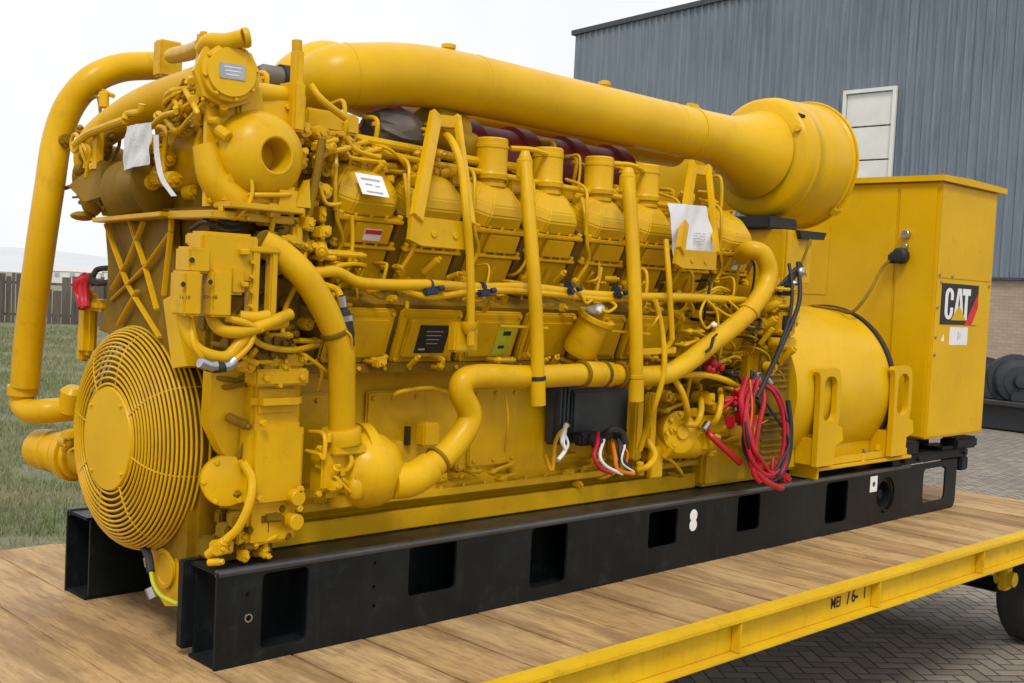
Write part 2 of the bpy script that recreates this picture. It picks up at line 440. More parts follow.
# short grass, denser where it stands near the trailer
b = B(); bm = b.bm
def blade(x, y, h, wd):
    a = R.uniform(0, 2 * PI); l = R.uniform(.1, .7) * h; c = R.uniform(0, 2 * PI)
    dx, dy = math.cos(a) * wd, math.sin(a) * wd
    t = (x + math.cos(c) * l, y + math.sin(c) * l, GZ + h)
    bm.faces.new([bm.verts.new(q) for q in ((x - dx, y - dy, GZ), (x + dx, y + dy, GZ), t)])
for _ in range(72000):
    u = R.random() ** 1.5
    d = 5.2 + u * 34
    px = R.uniform(-20, 150) if R.random() < .72 else R.uniform(-170, 330)
    y = d; x = -2.02 + (d + 3.48) * (.27 + .0011 * px) + R.uniform(-.6, .6)
    k = 1 + d * .05
    if math.sin(x * 1.7 + 2.1 * math.sin(y * .9)) + math.sin(y * 1.3 + x * .6) > 1.15 and R.random() < .8: continue
    blade(x, y, R.uniform(.03, .085) * (1 + .03 * d), .004 * k)
obj('grass', b, 'grass', kind='stuff', smooth=False, recalc=False, label='short dry grass covering the rough ground behind the trailer', category='grass')

# ------------------------------------------------------------------ weathered board fence
def yaw(o, a): o.rotation_euler.z = a
fdir = V((.927, -.375, 0)).normalized(); fn = V((.375, .927, 0)).normalized(); fc = V((17.6, 41.2, GZ))
fe = thing('board_fence', 'weathered grey board fence standing across the far edge of the grass', 'fence', (fc.x, fc.y, GZ))
b = B()
x = -26.0
while x < 24:
    wd = R.uniform(.14, .42); h = 1.88 + R.uniform(-.14, .08) - (.5 if R.random() < .03 else 0)
    b.obox(fc + fdir * (x + wd / 2) + V((0, 0, h / 2 + .02)) + fn * R.uniform(-.02, .02), fdir, fn, (R.uniform(-.01, .01), 0, 1), wd - R.uniform(.004, .05), .03, h, 0)
    x += wd
obj('boards', b, 'boards', fe, smooth=False)
for k in range(17):
    obj('post', B().obox(fc + fdir * (-25.6 + 2.9 * k) + fn * -.09 + V((0, 0, .98)), fdir, fn, (0, 0, 1), .14, .12, 1.98, .01), 'boards', fe)
for z in (.35, 1.6):
    obj('rail', B().obox(fc + fdir * -1.0 + fn * .06 + V((0, 0, z)), fdir, fn, (0, 0, 1), 50, .06, .10, 0), 'boards', fe)

# low concrete sheets leaning along the fence
tag(obj('rubble_sheet', B().obox(fc + fdir * 1.6 + fn * -.55 + V((0, 0, .42)), fdir, (fn + V((0, 0, .25))), (0, 0, 1), 3.4, .05, .85, .01), 'boards'), 'dark grey sheet leaning low against the weathered fence', 'sheet')

tag(obj('paper_scrap', B().prism([(2.68, 18.2, GZ + .03), (2.95, 18.1, GZ + .10), (3.0, 18.3, GZ + .09), (2.75, 18.4, GZ + .05)], (0, .02, .03)), 'frame_white', smooth=False), 'small white scrap lying on the grass beside the curved pipe', 'scrap')
tag(obj('dry_leaf', B().prism([(1.62, 11.1, GZ + .06), (1.76, 11.0, GZ + .09), (1.80, 11.12, GZ + .07), (1.68, 11.2, GZ + .10)], (0, .01, .01)), 'leaf', smooth=False), 'orange dry leaf on the grass at the left picture edge', 'leaf')
# ------------------------------------------------------------------ far hazy slope, houses and trees
b = B()
def hill(u, v):
    a = math.radians(30 + 85 * u); r = 330 + 300 * v
    h = (3 + 7 * v) * (.75 + .25 * math.sin(u * 17) + .12 * math.sin(u * 41 + 1)) * (1 if v > 0 else 0)
    return (r * math.cos(a), r * math.sin(a), GZ - .5 + h)
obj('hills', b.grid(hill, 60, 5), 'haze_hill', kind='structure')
def house(px, dist, wd, h, label, roof=True):
    # px: bearing across the left background, in metres along the fence line direction at unit distance
    c = V((-2.02, -3.48, GZ)) + V((.375, .927, 0)).normalized() * dist + fdir * (px * dist)
    t = thing('far_shed', label, 'shed', c, 'sheds beyond the fence')
    obj('wall', B().obox(c + V((0, 0, h / 2)), fdir, fn, (0, 0, 1), wd, 6, h, 0), 'haze_house', t, smooth=False)
    f = 3.1
    A = [c + fdir * (s * (wd / 2 + .3)) - fn * f + V((0, 0, h + .01)) for s in (-1, 1)]
    D = [p + fn * 2 * f for p in A]; rz = V((0, 0, .55))
    obj('roof', B().prism([A[0], D[0], (A[0] + D[0]) / 2 + rz], A[1] - A[0]), 'haze_roof', t, smooth=False)
    for k in range(2):
        obj('window', B().obox(c + fdir * (wd * (-.25 + .5 * k)) - fn * 3.02 + V((0, 0, h * .75)), fdir, fn, (0, 0, 1), wd * .16, .06, h * .3, 0), 'faint_ink', t, smooth=False)
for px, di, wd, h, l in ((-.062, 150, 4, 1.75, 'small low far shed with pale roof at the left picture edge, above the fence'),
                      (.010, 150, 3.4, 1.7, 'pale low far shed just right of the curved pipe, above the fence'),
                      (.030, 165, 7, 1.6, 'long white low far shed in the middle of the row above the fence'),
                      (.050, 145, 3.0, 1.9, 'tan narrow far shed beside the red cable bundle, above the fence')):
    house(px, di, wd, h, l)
# ------------------------------------------------------------------ blue corrugated warehouse
wh = thing('warehouse', 'blue grey corrugated metal warehouse with beige brick base behind the generator', 'building', (27, 8, GZ))
YA, YB = 23.9, -12.0
WB, WT0, WT1 = 2.26, 10.26, 11.9                       # cladding foot, eave height at far and near end
b = B()
pitch = .26; y = YA; prof = []
while y > YB:
    prof += [(27.0, y), (27.0, y - .13), (26.955, y - .16), (26.955, y - .23)]; y -= pitch
lo = [b.bm.verts.new((x, yy, WB)) for x, yy in prof]
hi = [b.bm.verts.new((x, yy, WT0 + (WT1 - WT0) * (YA - yy) / (YA - YB))) for x, yy in prof]
wx = (13.32, 11.74); 
for i in range(len(prof) - 1): b.bm.faces.new((lo[i], hi[i], hi[i + 1], lo[i + 1]))
obj('wall_cladding', b, 'cladding', wh, smooth=False, recalc=False)
obj('wall_core', B().prism([(27.02, YA, WB), (27.02, YB, WB), (27.02, YB, WT1 - .03), (27.02, YA, WT0 - .03)], (16, 0, 0)), 'cladding', wh, smooth=False)
obj('brick_base', B().box(27.03, 42, YB + .02, YA - .05, GZ, WB, 0), 'brick', wh, smooth=False)
obj('base_trim', B().box(26.92, 27.02, YB, YA, WB - .07, WB - .005, .01), 'trim', wh)
obj('roof_edge', B().prism([(26.88, YA + .1, WT0 - .02), (26.88, YB, WT1 - .02), (26.88, YB, WT1 + .14), (26.88, YA + .1, WT0 + .14)], (16.4, 0, 0)), 'trim', wh, smooth=False)
wf = obj('window', B().plate([[(0, 0), (1.6, 0), (1.6, 3.9), (0, 3.9)], [(.09, .09), (1.50, .09), (1.50, 3.80), (.09, 3.80)]], (26.90, 13.32, 3.46), (0, -1, 0), (0, 0, 1), .08), 'frame_white', wh, smooth=False)
for k in range(4):
    obj('panel', B().box(26.90, 26.94, 13.32 - 1.495, 13.32 - .095, 3.46 + .10 + .928 * k, 3.46 + .10 + .928 * k + .89, .01), 'frame_white', wf)
an = thing('annex_building', 'low dark roofed annex just left of the corrugated warehouse', 'building', (30, 26, GZ))
obj('wall', B().box(28, 40, 24.1, 27.5, GZ, 8.6, 0), 'cladding', an, smooth=False)
obj('roof', B().box(27.7, 40.3, 24.05, 27.8, 8.62, 8.85, .02), 'trim', an)

# ------------------------------------------------------------------ tarp covered machine beside the warehouse
cm = thing('covered_machine', 'dark round machine partly under black tarpaulin on a low cart by the brick wall', 'machine', (21.2, 6.2, GZ))
def tarp(u, v):
    a = u * PI
    bulge = 1 + .07 * math.sin(9 * v + 3 * u) + .05 * math.sin(23 * v * (1 + u))
    yy = 5.0 + 2.6 * v
    prof_ = (.25 + .95 * math.sin(PI * min(1, .12 + .8 * v)) ** .6)
    return (21.2 - .70 * math.cos(a) * bulge, yy, GZ + .62 + .62 * prof_ * math.sin(a) ** .55 * bulge)
obj('tarpaulin', B().grid(tarp, 26, 30), 'tarp', cm)
obj('cart_bed', B().box(20.3, 22.1, 4.6, 8.3, GZ + .5, GZ + .6, .02), 'boards', cm)
obj('edge_strip', B().box(20.26, 20.298, 4.9, 8.2, GZ + .52, GZ + .585, .004), 'ecm', cm); obj('edge_strip', B().box(20.26, 20.298, 4.6, 4.89, GZ + .52, GZ + .585, .004), 'label_red', cm)
obj('underside_shade', B().box(20.42, 21.9, 4.7, 8.2, GZ + .03, GZ + .498, .02), 'rubber', cm)  # dark box standing in for the shadow under the cart bed
obj('motor', B().lathe((20.7, 5.6, GZ + 1.0), (-.75, -.66, 0), [(-.4, .3), (-.38, .46), (-.05, .46), (-.04, .52), (.04, .52), (.05, .44), (.25, .42), (.28, .30), (.30, .30), (.31, .14), (.42, .12), (.43, .01)], 40).box(20.3, 20.9, 5.1, 5.5, GZ + .605, GZ + .8, .03), 'ecm', cm)
obj('canopy', B().lathe((21.2, 8.6, GZ + .9), (0, -1, 0), [(0, .2), (.1, .6), (.5, .85), (1.3, .85), (1.7, .6), (1.75, .1)], 24), 'rust', cm)
# ------------------------------------------------------------------ flatbed trailer
tr = thing('flatbed_trailer', 'yellow flatbed trailer with worn plank deck carrying the generator set', 'trailer', (2.5, .65, GZ))
b = B(); bm = b.bm
lay = bm.verts.layers.float_color.new('plank')
x = -3.4; xe = 6.60
while x < xe - .03:
    wd = min(R.choice((.29, .31, .33)), xe - x)
    n0 = len(bm.verts); g = R.choice((.0015, .0015, .002, .003, .008)) if x > .3 else .0015; dz = R.uniform(-.003, .002) if x > .3 else R.uniform(-.0008, .0008)
    b.box(x, x + wd - g, -.655 + R.uniform(-.004, .004), 2.10 + R.uniform(-.02, .02), -.05, dz, .006)
    bm.verts.ensure_lookup_table(); c = (R.random(), R.random(), R.random(), 1)
    for v in bm.verts[n0:]: v[lay] = c
    x += wd
obj('deck', b, 'wood', tr)
for ys, s in ((-.74, -1), (2.11, 1)):
    b = B()
    b.box(-3.4, 6.56, min(ys, ys - s * .085), max(ys, ys - s * .085), -.012 if s < 0 else -.03, .012 if s < 0 else -.006, .004)      # top flange
    b.box(-3.4, 6.56, ys - s * .058 - .006, ys - s * .058 + .006, -.148, -.013, .002)            # web
    b.box(-3.4, 6.56, min(ys, ys - s * .085), max(ys, ys - s * .085), -.165, -.149, .004)     # bottom flange
    bb = obj('side_beam', b, 'yellow_trailer', tr)
    if s < 0:
        for xs in (-.3, .93, 2.13, 3.36, 4.60, 5.83):
            b = B().box(xs - .006, xs + .006, ys + .004, ys + .051, -.148, -.013, .002)
            b.prism([(xs + .007, ys + .045, -.014), (xs + .11, ys + .045, -.014)] + [(xs + .007 + .10 * math.cos(a), ys + .045, -.014 - .10 * math.sin(a)) for a in (.35, .7, 1.05, 1.4)], (0, .005, 0))
            obj('stiffener', b, 'yellow_trailer', bb, smooth=False)
        b = B()
        b.text('MEI', (2.955, ys + .0505, -.098), (1, 0, 0), (0, 0, 1), .075, xs=.85, bold=.0015)
        obj('stencil', b, 'ink', bb, smooth=False, recalc=False); b = B(); b.text('I', (3.105, ys + .0505, -.098), (1, 0, 0), (0, 0, 1), .095, xs=.9, shear=.25, bold=.002)
        obj('stencil', b, 'ink', bb, smooth=False, recalc=False); b = B(); b.text('6-', (3.155, ys + .0505, -.096), (1, 0, 0), (0, 0, 1), .09, xs=.9, bold=.002)
        obj('stencil', b, 'ink', bb, smooth=False, recalc=False); b = B(); b.text('1', (3.265, ys + .0505, -.094), (1, 0, 0), (0, 0, 1), .09, xs=.9, bold=.002)
        obj('stencil', b, 'ink', bb, smooth=False, recalc=False)
obj('end_beam', B().box(6.525, 6.60, -.66, 2.03, -.17, -.03, .006), 'yellow_trailer', tr)
for yy in (-.15, 1.45):
    obj('chassis_rail', B().box(-3.4, 6.5, yy - .06, yy + .06, -.42, -.16, .01), 'black', tr)
for k in range(9):
    obj('cross_member', B().box(-3.2 + 1.2 * k, -3.1 + 1.2 * k, -.66, 2.0, -.15, -.06, .005), 'black', tr)
obj('axle', B().cyl((6.28, -.3, GZ + .36), (6.28, 1.6, GZ + .36), .06), 'black', tr)
obj('spring_bracket', B().box(5.74, 5.84, -.42, -.36, -.50, -.17, .01).cyl((5.79, -.46, -.42), (5.79, -.33, -.42), .05), 'yellow_trailer', tr)
def wheel(xc, y0, y1):
    s = 1 if y1 > y0 else -1
    wdt = abs(y1 - y0); rr = .375
    t = obj('wheel', B().lathe((xc, y0, GZ + rr), (0, s, 0), [(0, .20), (.0, .30), (.03, .345), (.06, .372), (wdt - .06, .372), (wdt - .03, .345), (wdt, .30), (wdt, .2)], 48), 'tyre', tr)
    obj('rim', B().lathe((xc, y0 - s * .002, GZ + rr), (0, s, 0), [(0.0, .198), (.0, .16), (.05, .13), (.05, .06), (.0, .055), (0, .001)], 32), 'yellow_trailer', t)
wheel(6.33, -.52, -.24); wheel(6.33, 1.85, 1.57); wheel(6.33, 1.42, 1.16)

# ================================================================== GENERATOR SET
G = thing('generator_set', 'large yellow diesel generator set on black skid rails standing on the trailer deck', 'generator set', (2.9, .635, 0))
VY = (0, -1, 0); AX, AZ = (1, 0, 0), (0, 0, 1)

# ---- skid rails
def holes_near():
    return [rect(.182, .380, .045, .322, .022), rect(.858, 1.112, .130, .336, .025), rect(1.553, 1.790, .056, .334, .03),
            rect(2.378, 2.610, .133, .314, .02), rect(3.137, 3.350, .127, .322, .02), rect(4.05, 4.305, .067, .318, .03),
            circ(4.785, .18, .118), rect(5.30, 5.63, .075, .305, .035),
            circ(.122, .254, .010, 10), circ(.128, .170, .013, 10), circ(.686, .292, .008, 8), circ(.686, .197, .008, 8), circ(.69, .122, .008, 8)]
end_prof = [(0, 0), (5.74, 0)] + [(5.74 + .06 * math.sin(a), .06 - .06 * math.cos(a)) for a in (.5, 1, 1.57)] + [(5.80, .345), (0, .345)]
def skid(y0, flip):
    s = -1 if flip else 1
    b = B()
    yo = y0 if not flip else y0 + .20
    b.plate([end_prof] + holes_near(), (0, yo + .012 if not flip else yo, 0), AX, AZ, .012)
    yi = yo + s * .10
    b.box(0.002, 5.1, min(yo + s * .014, yo + s * .195), max(yo + s * .014, yo + s * .195), .336, .348, .004)
    b.box(0.002, 5.1, min(yo + s * .014, yo + s * .195), max(yo + s * .014, yo + s * .195), .002, .014, .004)
    b.box(.02, 5.25, min(yo + s * .183, yo + s * .195), max(yo + s * .183, yo + s * .195), .0145, .3355, 0)
    o = obj('skid_rail', b, 'black', G)
    obj('rolled_edge', B().tube([(0.004, yo + s * .012, .341), (5.1, yo + s * .012, .341)], .0165, 12, 0), 'black_gloss', o)
    for xc in (.45, 1.4, 2.1, 2.9, 3.75, 4.5):
        obj('web', B().box(xc - .006, xc + .006, min(yo + s * .0145, yo + s * .1825), max(yo + s * .0145, yo + s * .1825), .0145, .3355, 0), 'black', o)
    return o
rail = skid(0, False); rail2 = skid(1.067, True)
obj('end_lip', B().box(-.02, .5, .2005, .245, .03, .352, .006), 'black', rail)
obj('bolt_ring', B().lathe((.128, -.0005, .170), VY, [(0, .011), (0, .017), (.004, .016), (.004, .011)], 16, False), 'steel', rail)
b = B().lathe((4.785, .09, .18), (0, -1, 0), [(0, .112), (.07, .112), (.07, .085), (.02, .08), (.02, .03), (.05, .03), (.05, .001)], 28)
obj('pin_socket', b, 'black', rail)
b = B().box(4.57, 4.66, -.004, -.0015, .215, .315, .002); obj('tag_plate', b, 'label_white', rail)
obj('tag_print', B().cyl((4.615, -.0041, .265), (4.615, -.0052, .265), .016), 'label_black', rail)
b = B()
for cz in (.262, .212): b.lathe((2.742, -.0005, cz), VY, [(0, .032), (.0015, .030), (.0018, .001)], 16)
obj('paint_mark', b, 'label_white', rail)
# cross members
for xc in (.35, 1.9, 3.6, 5.0):
    obj('cross_member', B().box(xc - .07, xc + .07, .197, 1.065, .05, .25, .008), 'black', G)
# cabinet support frame at the generator end
b = B().box(4.86, 5.98, .005, .20, .351, .405, .008).box(5.02, 5.25, .02, .22, .406, .498, .01).box(5.80, 6.14, .01, .14, .40, .482, .015).box(5.62, 5.86, .03, .20, .406, .43, .006)
b.box(5.88, 5.99, .004, .16, .25, .350, .01)
for xx in (5.0, 5.2, 5.9): b.bolt((xx, .002, .385), VY, .018, .02)
obj('cabinet_support', b, 'black', G)
b = B().box(4.86, 5.98, 1.07, 1.26, .351, .498, .008).box(5.3, 5.8, .21, 1.06, .36, .46, .01); obj('cabinet_support', b, 'black', G)

# ---- engine base, sump and block
b = B().box(.26, 3.02, .205, .235, .352, .432, .004)
b.prism([(3.021, .215, .36), (3.021, .215, .44), (3.14, .215, .36)], (0, .02, 0))
obj('mounting_foot', b, 'yellow', G)
b = B().box(.26, 3.02, 1.03, 1.06, .352, .432, .004); obj('mounting_foot', b, 'yellow', G)
def xprism(b, prof, x0, x1): return b.prism([(x0, y, z) for y, z in prof], (x1 - x0, 0, 0))
sump = [(.40, .20), (.27, .44), (.245, .465), (.245, .52), (.29, .545), (.29, .76), (.30, 1.02), (.97, 1.02), (.98, .545), (1.02, .52), (1.02, .44), (.87, .20)]
b = xprism(B(), sump, .32, 3.3); obj('sump', b, 'yellow', G, smooth=False)
b = B()
for x0, x1 in ((.36, .78), (.80, 1.36), (1.38, 1.72), (2.34, 2.72)):
    b.box(x0 + .02, x1 - .02, .272, .2895, .57, .935, .012)
    for xx in (x0 + .05, (x0 + x1) / 2, x1 - .05):
        for zz in (.60, .905): b.bolt((xx, .271, zz), VY, .010, .010)
b.box(.34, 3.2, .20, .2447, .475, .505, .004)
for k in range(22): b.bolt((.42 + .13 * k, .222, .506), AZ, .010, .010)
obj('sump_door', b, 'yellow', G)
blk = [(.30, 1.022), (.15, 1.024), (.15, 1.058), (.215, 1.062), (.13, 1.30), (.29, 1.36), (.42, 1.50), (.86, 1.50), (.98, 1.36), (1.14, 1.30), (1.06, 1.06), (1.12, 1.058), (1.12, 1.024), (.97, 1.022)]
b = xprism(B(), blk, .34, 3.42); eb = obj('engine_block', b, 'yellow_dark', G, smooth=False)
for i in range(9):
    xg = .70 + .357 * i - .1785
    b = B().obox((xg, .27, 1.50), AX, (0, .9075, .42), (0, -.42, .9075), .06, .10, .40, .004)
    obj('head_gap_shade', b, 'damper', eb, smooth=False)  # solid dark bar, painted shade for the gap between heads
b = B()
for k in range(24): b.bolt((.42 + .128 * k, .149, 1.041), VY, .010, .010)
obj('ledge_bolts', b, 'yellow', G)

# ---- side inspection covers (eight, tilted faces on the block side)
cu_, cw = V((1, 0, 0)), V((0, -.085, .24)).normalized(); cn = cu_.cross(cw)          # outward normal
XH = [.70 + .357 * i for i in range(8)]
cover0 = None
for i, xc in enumerate(XH):
    xcc = xc - .03
    o0 = V((xcc, .175, 1.175)) + cn * .012
    if cover0 is None:
        b = B().obox(o0, cu_, cw, cn, .325, .235, .03, .008).obox(o0 + cn * .022, cu_, cw, cn, .26, .175, .02, .012)
        for sx in (-1, 1):
            for sz in (-1, 1): b.bolt(o0 + cu_ * sx * .145 + cw * sz * .10 + cn * .014, cn, .010, .010)
        cover0 = obj('side_cover', b, 'yellow', G); cov = cover0
    else:
        cov = cover0.copy(); COL.objects.link(cov); cov.location = cover0.location + V((xcc - XH[0] + .03, 0, 0))
    base = o0 + cn * .0335
    def card(name, mat, dx, dz, wx, wz, parent=cov, base=base, t=.002):
        return obj(name, B().obox(base + cu_ * dx + cw * dz, cu_, cw, cn, wx, wz, t, 0), mat, parent, smooth=False)
    def writing(txt, dx, dz, size, mat, base=base, parent=cov):
        return obj('print', B().text(txt, base + cn * .0022 + cu_ * dx + cw * dz, cu_, cw, size), mat, parent, smooth=False, recalc=False)
    if i == 1:
        card('data_plate', 'label_black', .01, .0, .16, .125)
        b = B().obox(base + cn * .002 + cu_ * -.035 + cw * -.045, cu_, cw, cn, .035, .008, .001, 0)
        for k in range(4): b.obox(base + cn * .002 + cu_ * .012 + cw * (.035 - .018 * k), cu_, cw, cn, .09 - .01 * k, .003, .001, 0)
        obj('plate_print', b, 'faint_ink', cov, smooth=False)
    if i == 2:
        card('caution_label', 'label_green', .065, .0, .10, .14)
        for q_ in (B().obox(base + cn * .002 + cu_ * .075 + cw * .03, cu_, cw, cn, .045, .02, .001, 0), B().obox(base + cn * .002 + cu_ * .06 + cw * -.035, cu_, cw, cn, .035, .014, .001, 0)): obj('label_print', q_, 'ink', cov, smooth=False)

# ---- cylinder heads with rocker covers, near bank leaning out
hw, hv = V((0, -.42, .9075)).normalized(), V((0, -.9075, -.42)).normalized()   # up the bank, outward
def L(xc, u, v, w): return V((xc, .30, 1.335)) + V((u, 0, 0)) + hv * v + hw * w
def oct_ring(xc, w, hx, v0, v1, ch):
    p = [(-hx + ch, v1), (hx - ch, v1), (hx, v1 - ch), (hx, v0 + ch), (hx - ch, v0), (-hx + ch, v0), (-hx, v0 + ch), (-hx, v1 - ch)]
    return [L(xc, a, c_, w) for a, c_ in p]
def head(xc):
    b = B()
    b.obox(L(xc, 0, -.15, .10), AX, hv, hw, .278, .335, .235, .012)                   # lower box
    b.obox(L(xc, .02, .020, .10), AX, hv, hw, .035, .02, .15, .006)                  # rib
    b.obox(L(xc, 0, -.145, .222), AX, hv, hw, .312, .365, .014, .004)                 # flange
    for sx in (-1, 1):
        b.bolt(L(xc, sx * .138, .020, .230), hw, .013, .016)
        b.cyl(L(xc, sx * .133, -.02, .04), L(xc, sx * .133, -.02, .19), .014, seg=10)
    for sx in (-.06, 0, .06): b.bolt(L(xc, sx, .022, .230), hw, .009, .012)
    b.lathe(L(xc, -.07, .01, .07), hv, [(0, .03), (.02, .03), (.03, .02), (.05, .018), (.05, .001)], 14)
    o = obj('cylinder_head', b, 'yellow', G)
    b = B()
    b.rings([oct_ring(xc, .2295, .138, -.32, .012, .03), oct_ring(xc, .325, .150, -.32, .020, .04)])
    b.obox(L(xc, .02, .024, .282), AX, hv, hw, .185, .02, .085, .004)                 # face pad
    b.obox(L(xc, 0, -.15, .336), AX, hv, hw, .322, .365, .016, .004)
    for sx in (-1, 1): b.bolt(L(xc, sx * .145, .014, .345), hw, .013, .016)
    for sx in (-.075, 0, .075): b.bolt(L(xc, sx, .018, .345), hw, .008, .012)
    b.cyl(L(xc, -.137, -.08, .28), L(xc, -.16, -.08, .28), .02, seg=12).cyl(L(xc, -.137, -.18, .27), L(xc, -.155, -.18, .27), .016, seg=12)
    c = obj('rocker_base', b, 'yellow', o)
    b = B()
    b.rings([oct_ring(xc, .3445, .146, -.32, .014, .045), oct_ring(xc, .405, .152, -.32, .020, .058), oct_ring(xc, .445, .140, -.31, .000, .06), oct_ring(xc, .492, .092, -.27, -.06, .045), oct_ring(xc, .500, .065, -.24, -.09, .035)])
    bmesh.ops.bevel(b.bm, geom=list(b.bm.edges), offset=.0065, segments=2, affect='EDGES', clamp_overlap=True)
    d = obj('rocker_cover', b, 'yellow', o, ang=16)
    return o, c, d
def neck(parent, xc):
    p = L(xc, .0, -.12, .43); b = B()
    b.lathe((p.x, p.y, p.z - .03), AZ, [(.005, .088), (.06, .072), (.07, .062), (.085, .060), (.085, .068), (.10, .068), (.10, .062), (.115, .062), (.118, .076), (.138, .078), (.15, .071), (.252, .071), (.254, .074), (.268, .074), (.270, .071), (.292, .071), (.298, .065), (.298, .001)], 32)
    return obj('breather_cap', b, 'yellow', parent)
first = None
for i, xc in enumerate(XH):
    if first is None:
        first = head(xc); cur = first[0]
        tops = first
    else:
        r = first[0].copy(); COL.objects.link(r); r.location = first[0].location + V((xc - XH[0], 0, 0))
        for ch in first[1:]:
            q = ch.copy(); COL.objects.link(q); q.parent = r
        cur = r
    if 2 <= i <= 5: neck(cur, xc)
    if i == 0:
        q = V((0.653, 0.085, 1.753))
        lu, lv = V((.93, -.2, -.05)).normalized(), V((0, .55, .83)).normalized()
        n_ = lu.cross(lv); q = q + n_ * .012
        s = obj('paper_label', B().obox(q, lu, lv, n_, .115, .10, .001, 0), 'label_white', cur, smooth=False)
        bb = B().obox(q + n_ * .0015 + lv * .025, lu, lv, n_, .08, .010, .001, 0)
        for k, (dx, ww, zz) in enumerate(((-.015, .03, 0), (.02, .018, -.004), (0, .07, -.035))): bb.obox(q + n_ * .0015 + lu * dx + lv * zz, lu, lv, n_, ww, .006, .001, 0)
        obj('label_print', bb, 'faint_ink', cur, smooth=False)
    if i in (0, 7):
        q = L(xc, .02, .0358, .278)
        obj('warning_label', B().obox(q, AX, hw, -hv, .085, .05, .002, 0), 'label_white', cur, smooth=False)
        obj('warning_band', B().obox(q + hv * .0017 + hw * .012, AX, hw, -hv, .08, .018, .0015, 0), 'label_red' if i == 0 else 'faint_ink', cur, smooth=False)
# fuel lines curling between heads
line0 = None
for i, xc in enumerate(XH):
    if line0 is None:
        pts = [L(xc, -.165, -.10, .50), L(xc, -.185, -.02, .44), L(xc, -.165, .03, .33), L(xc, -.12, .045, .24), L(xc, -.15, .05, .12), L(xc, -.11, .055, .0)]
        b = B().tube(pts, .009, 8)
        b.tube([L(xc, -.14, -.26, .53), L(xc, -.17, -.10, .55), L(xc, -.19, -.02, .47), L(xc, -.18, .02, .36)], .008, 8)
        b.cyl(L(xc, -.15, .03, .13), L(xc, -.15, .06, .13), .018, seg=10).cyl(L(xc, -.2, .0, -.0), L(xc, -.2, .0, .10), .03, .022, 12)
        line0 = obj('fuel_line', b, 'yellow', G)
    else:
        q = line0.copy(); COL.objects.link(q); q.location = line0.location + V((xc - XH[0], 0, 0))

# ---- valley between the banks
b = B().box(.46, 3.5, .44, .86, 1.46, 1.72, .02).box(.34, 1.08, .42, .95, 1.40, 2.0, .02).box(.34, .6, .30, .42, 1.40, 1.95, .02)
for k in range(8): b.cyl((XH[k] + .02, .16, 1.72), (XH[k] + .02, .55, 1.64), .055, .06, 16)
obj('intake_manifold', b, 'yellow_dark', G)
b = B().lathe((1.05, .62, 2.0), AX, [(0, .05), (.02, .165), (1.62, .165), (1.64, .05)], 20).box(1.0, 2.9, .45, .80, 1.70, 1.95, .04)
for k in range(5): b.lathe((1.15 + .36 * k, .62, 2.0), AX, [(0, .163), (.0, .185), (.09, .185), (.09, .163)], 20)
obj('exhaust_manifold', b, 'maroon', G)
b = B()
b.tube([(0.428, 0.25, 1.961), (0.812, 0.25, 1.951), (1.306, 0.25, 1.938), (1.613, 0.25, 1.937)], .020, 10)
b.tube([(0.392, 0.22, 1.917), (0.652, 0.22, 1.914), (1.055, 0.22, 1.896), (1.341, 0.22, 1.889), (2.945, 0.22, 1.845)], .014, 10)
b.tube([(0.567, 0.15, 1.938), (0.622, 0.15, 1.895), (0.739, 0.15, 1.878)], .010, 8)
b.tube([(0.445, 0.15, 1.882), (0.57, 0.15, 1.881), (0.604, 0.15, 1.862), (0.74, 0.15, 1.862)], .009, 8)
for u_ in (0, 1, 2, 3, 4, 5):
    b.obox((XH[u_] + .19, .30, 1.85), AX, (0, 1, 0), AZ, .07, .08, .06, .008)
b.tube([(.6, .32, 1.86), (1.6, .30, 1.875), (3.2, .30, 1.86)], .022, 10)
b.tube([(1.5, .20, 2.01), (1.62, .17, 2.015), (1.78, .20, 2.00)], .012, 8).tube([(2.2, .20, 2.02), (2.3, .16, 2.02), (2.45, .20, 2.0)], .012, 8)
obj('fuel_manifold', b, 'yellow', G)
b = B().tube([(0.441, 0.3, 1.982), (0.674, 0.3, 1.961), (0.955, 0.3, 1.951), (1.176, 0.3, 1.947)], .014, 10); obj('black_hose', b, 'rubber', G)
b = B().lathe((0.875, 0.42, 2.023), (1, -.1, .05), [(0, .05), (.02, .085), (.10, .098), (.18, .092), (.24, .07), (.25, .02)], 20); rr = random.Random(77)
for v in b.bm.verts: v.co += V((rr.uniform(-.01, .01), rr.uniform(-.012, .012), rr.uniform(-.012, .012)))
obj('heat_wrap', b, 'alu', G, smooth=False)
b = B().lathe((1.156, 0.42, 2.069), (1, 0, -.1), [(0, .09), (.03, .12), (.2, .12), (.24, .07)], 20)
b.lathe((1.286, 0.35, 1.985), (1, 0, 0), [(0, .02), (.01, .085), (.10, .09), (.14, .06), (.15, .01)], 20); obj('exhaust_elbow', b, 'yellow_dark', G)

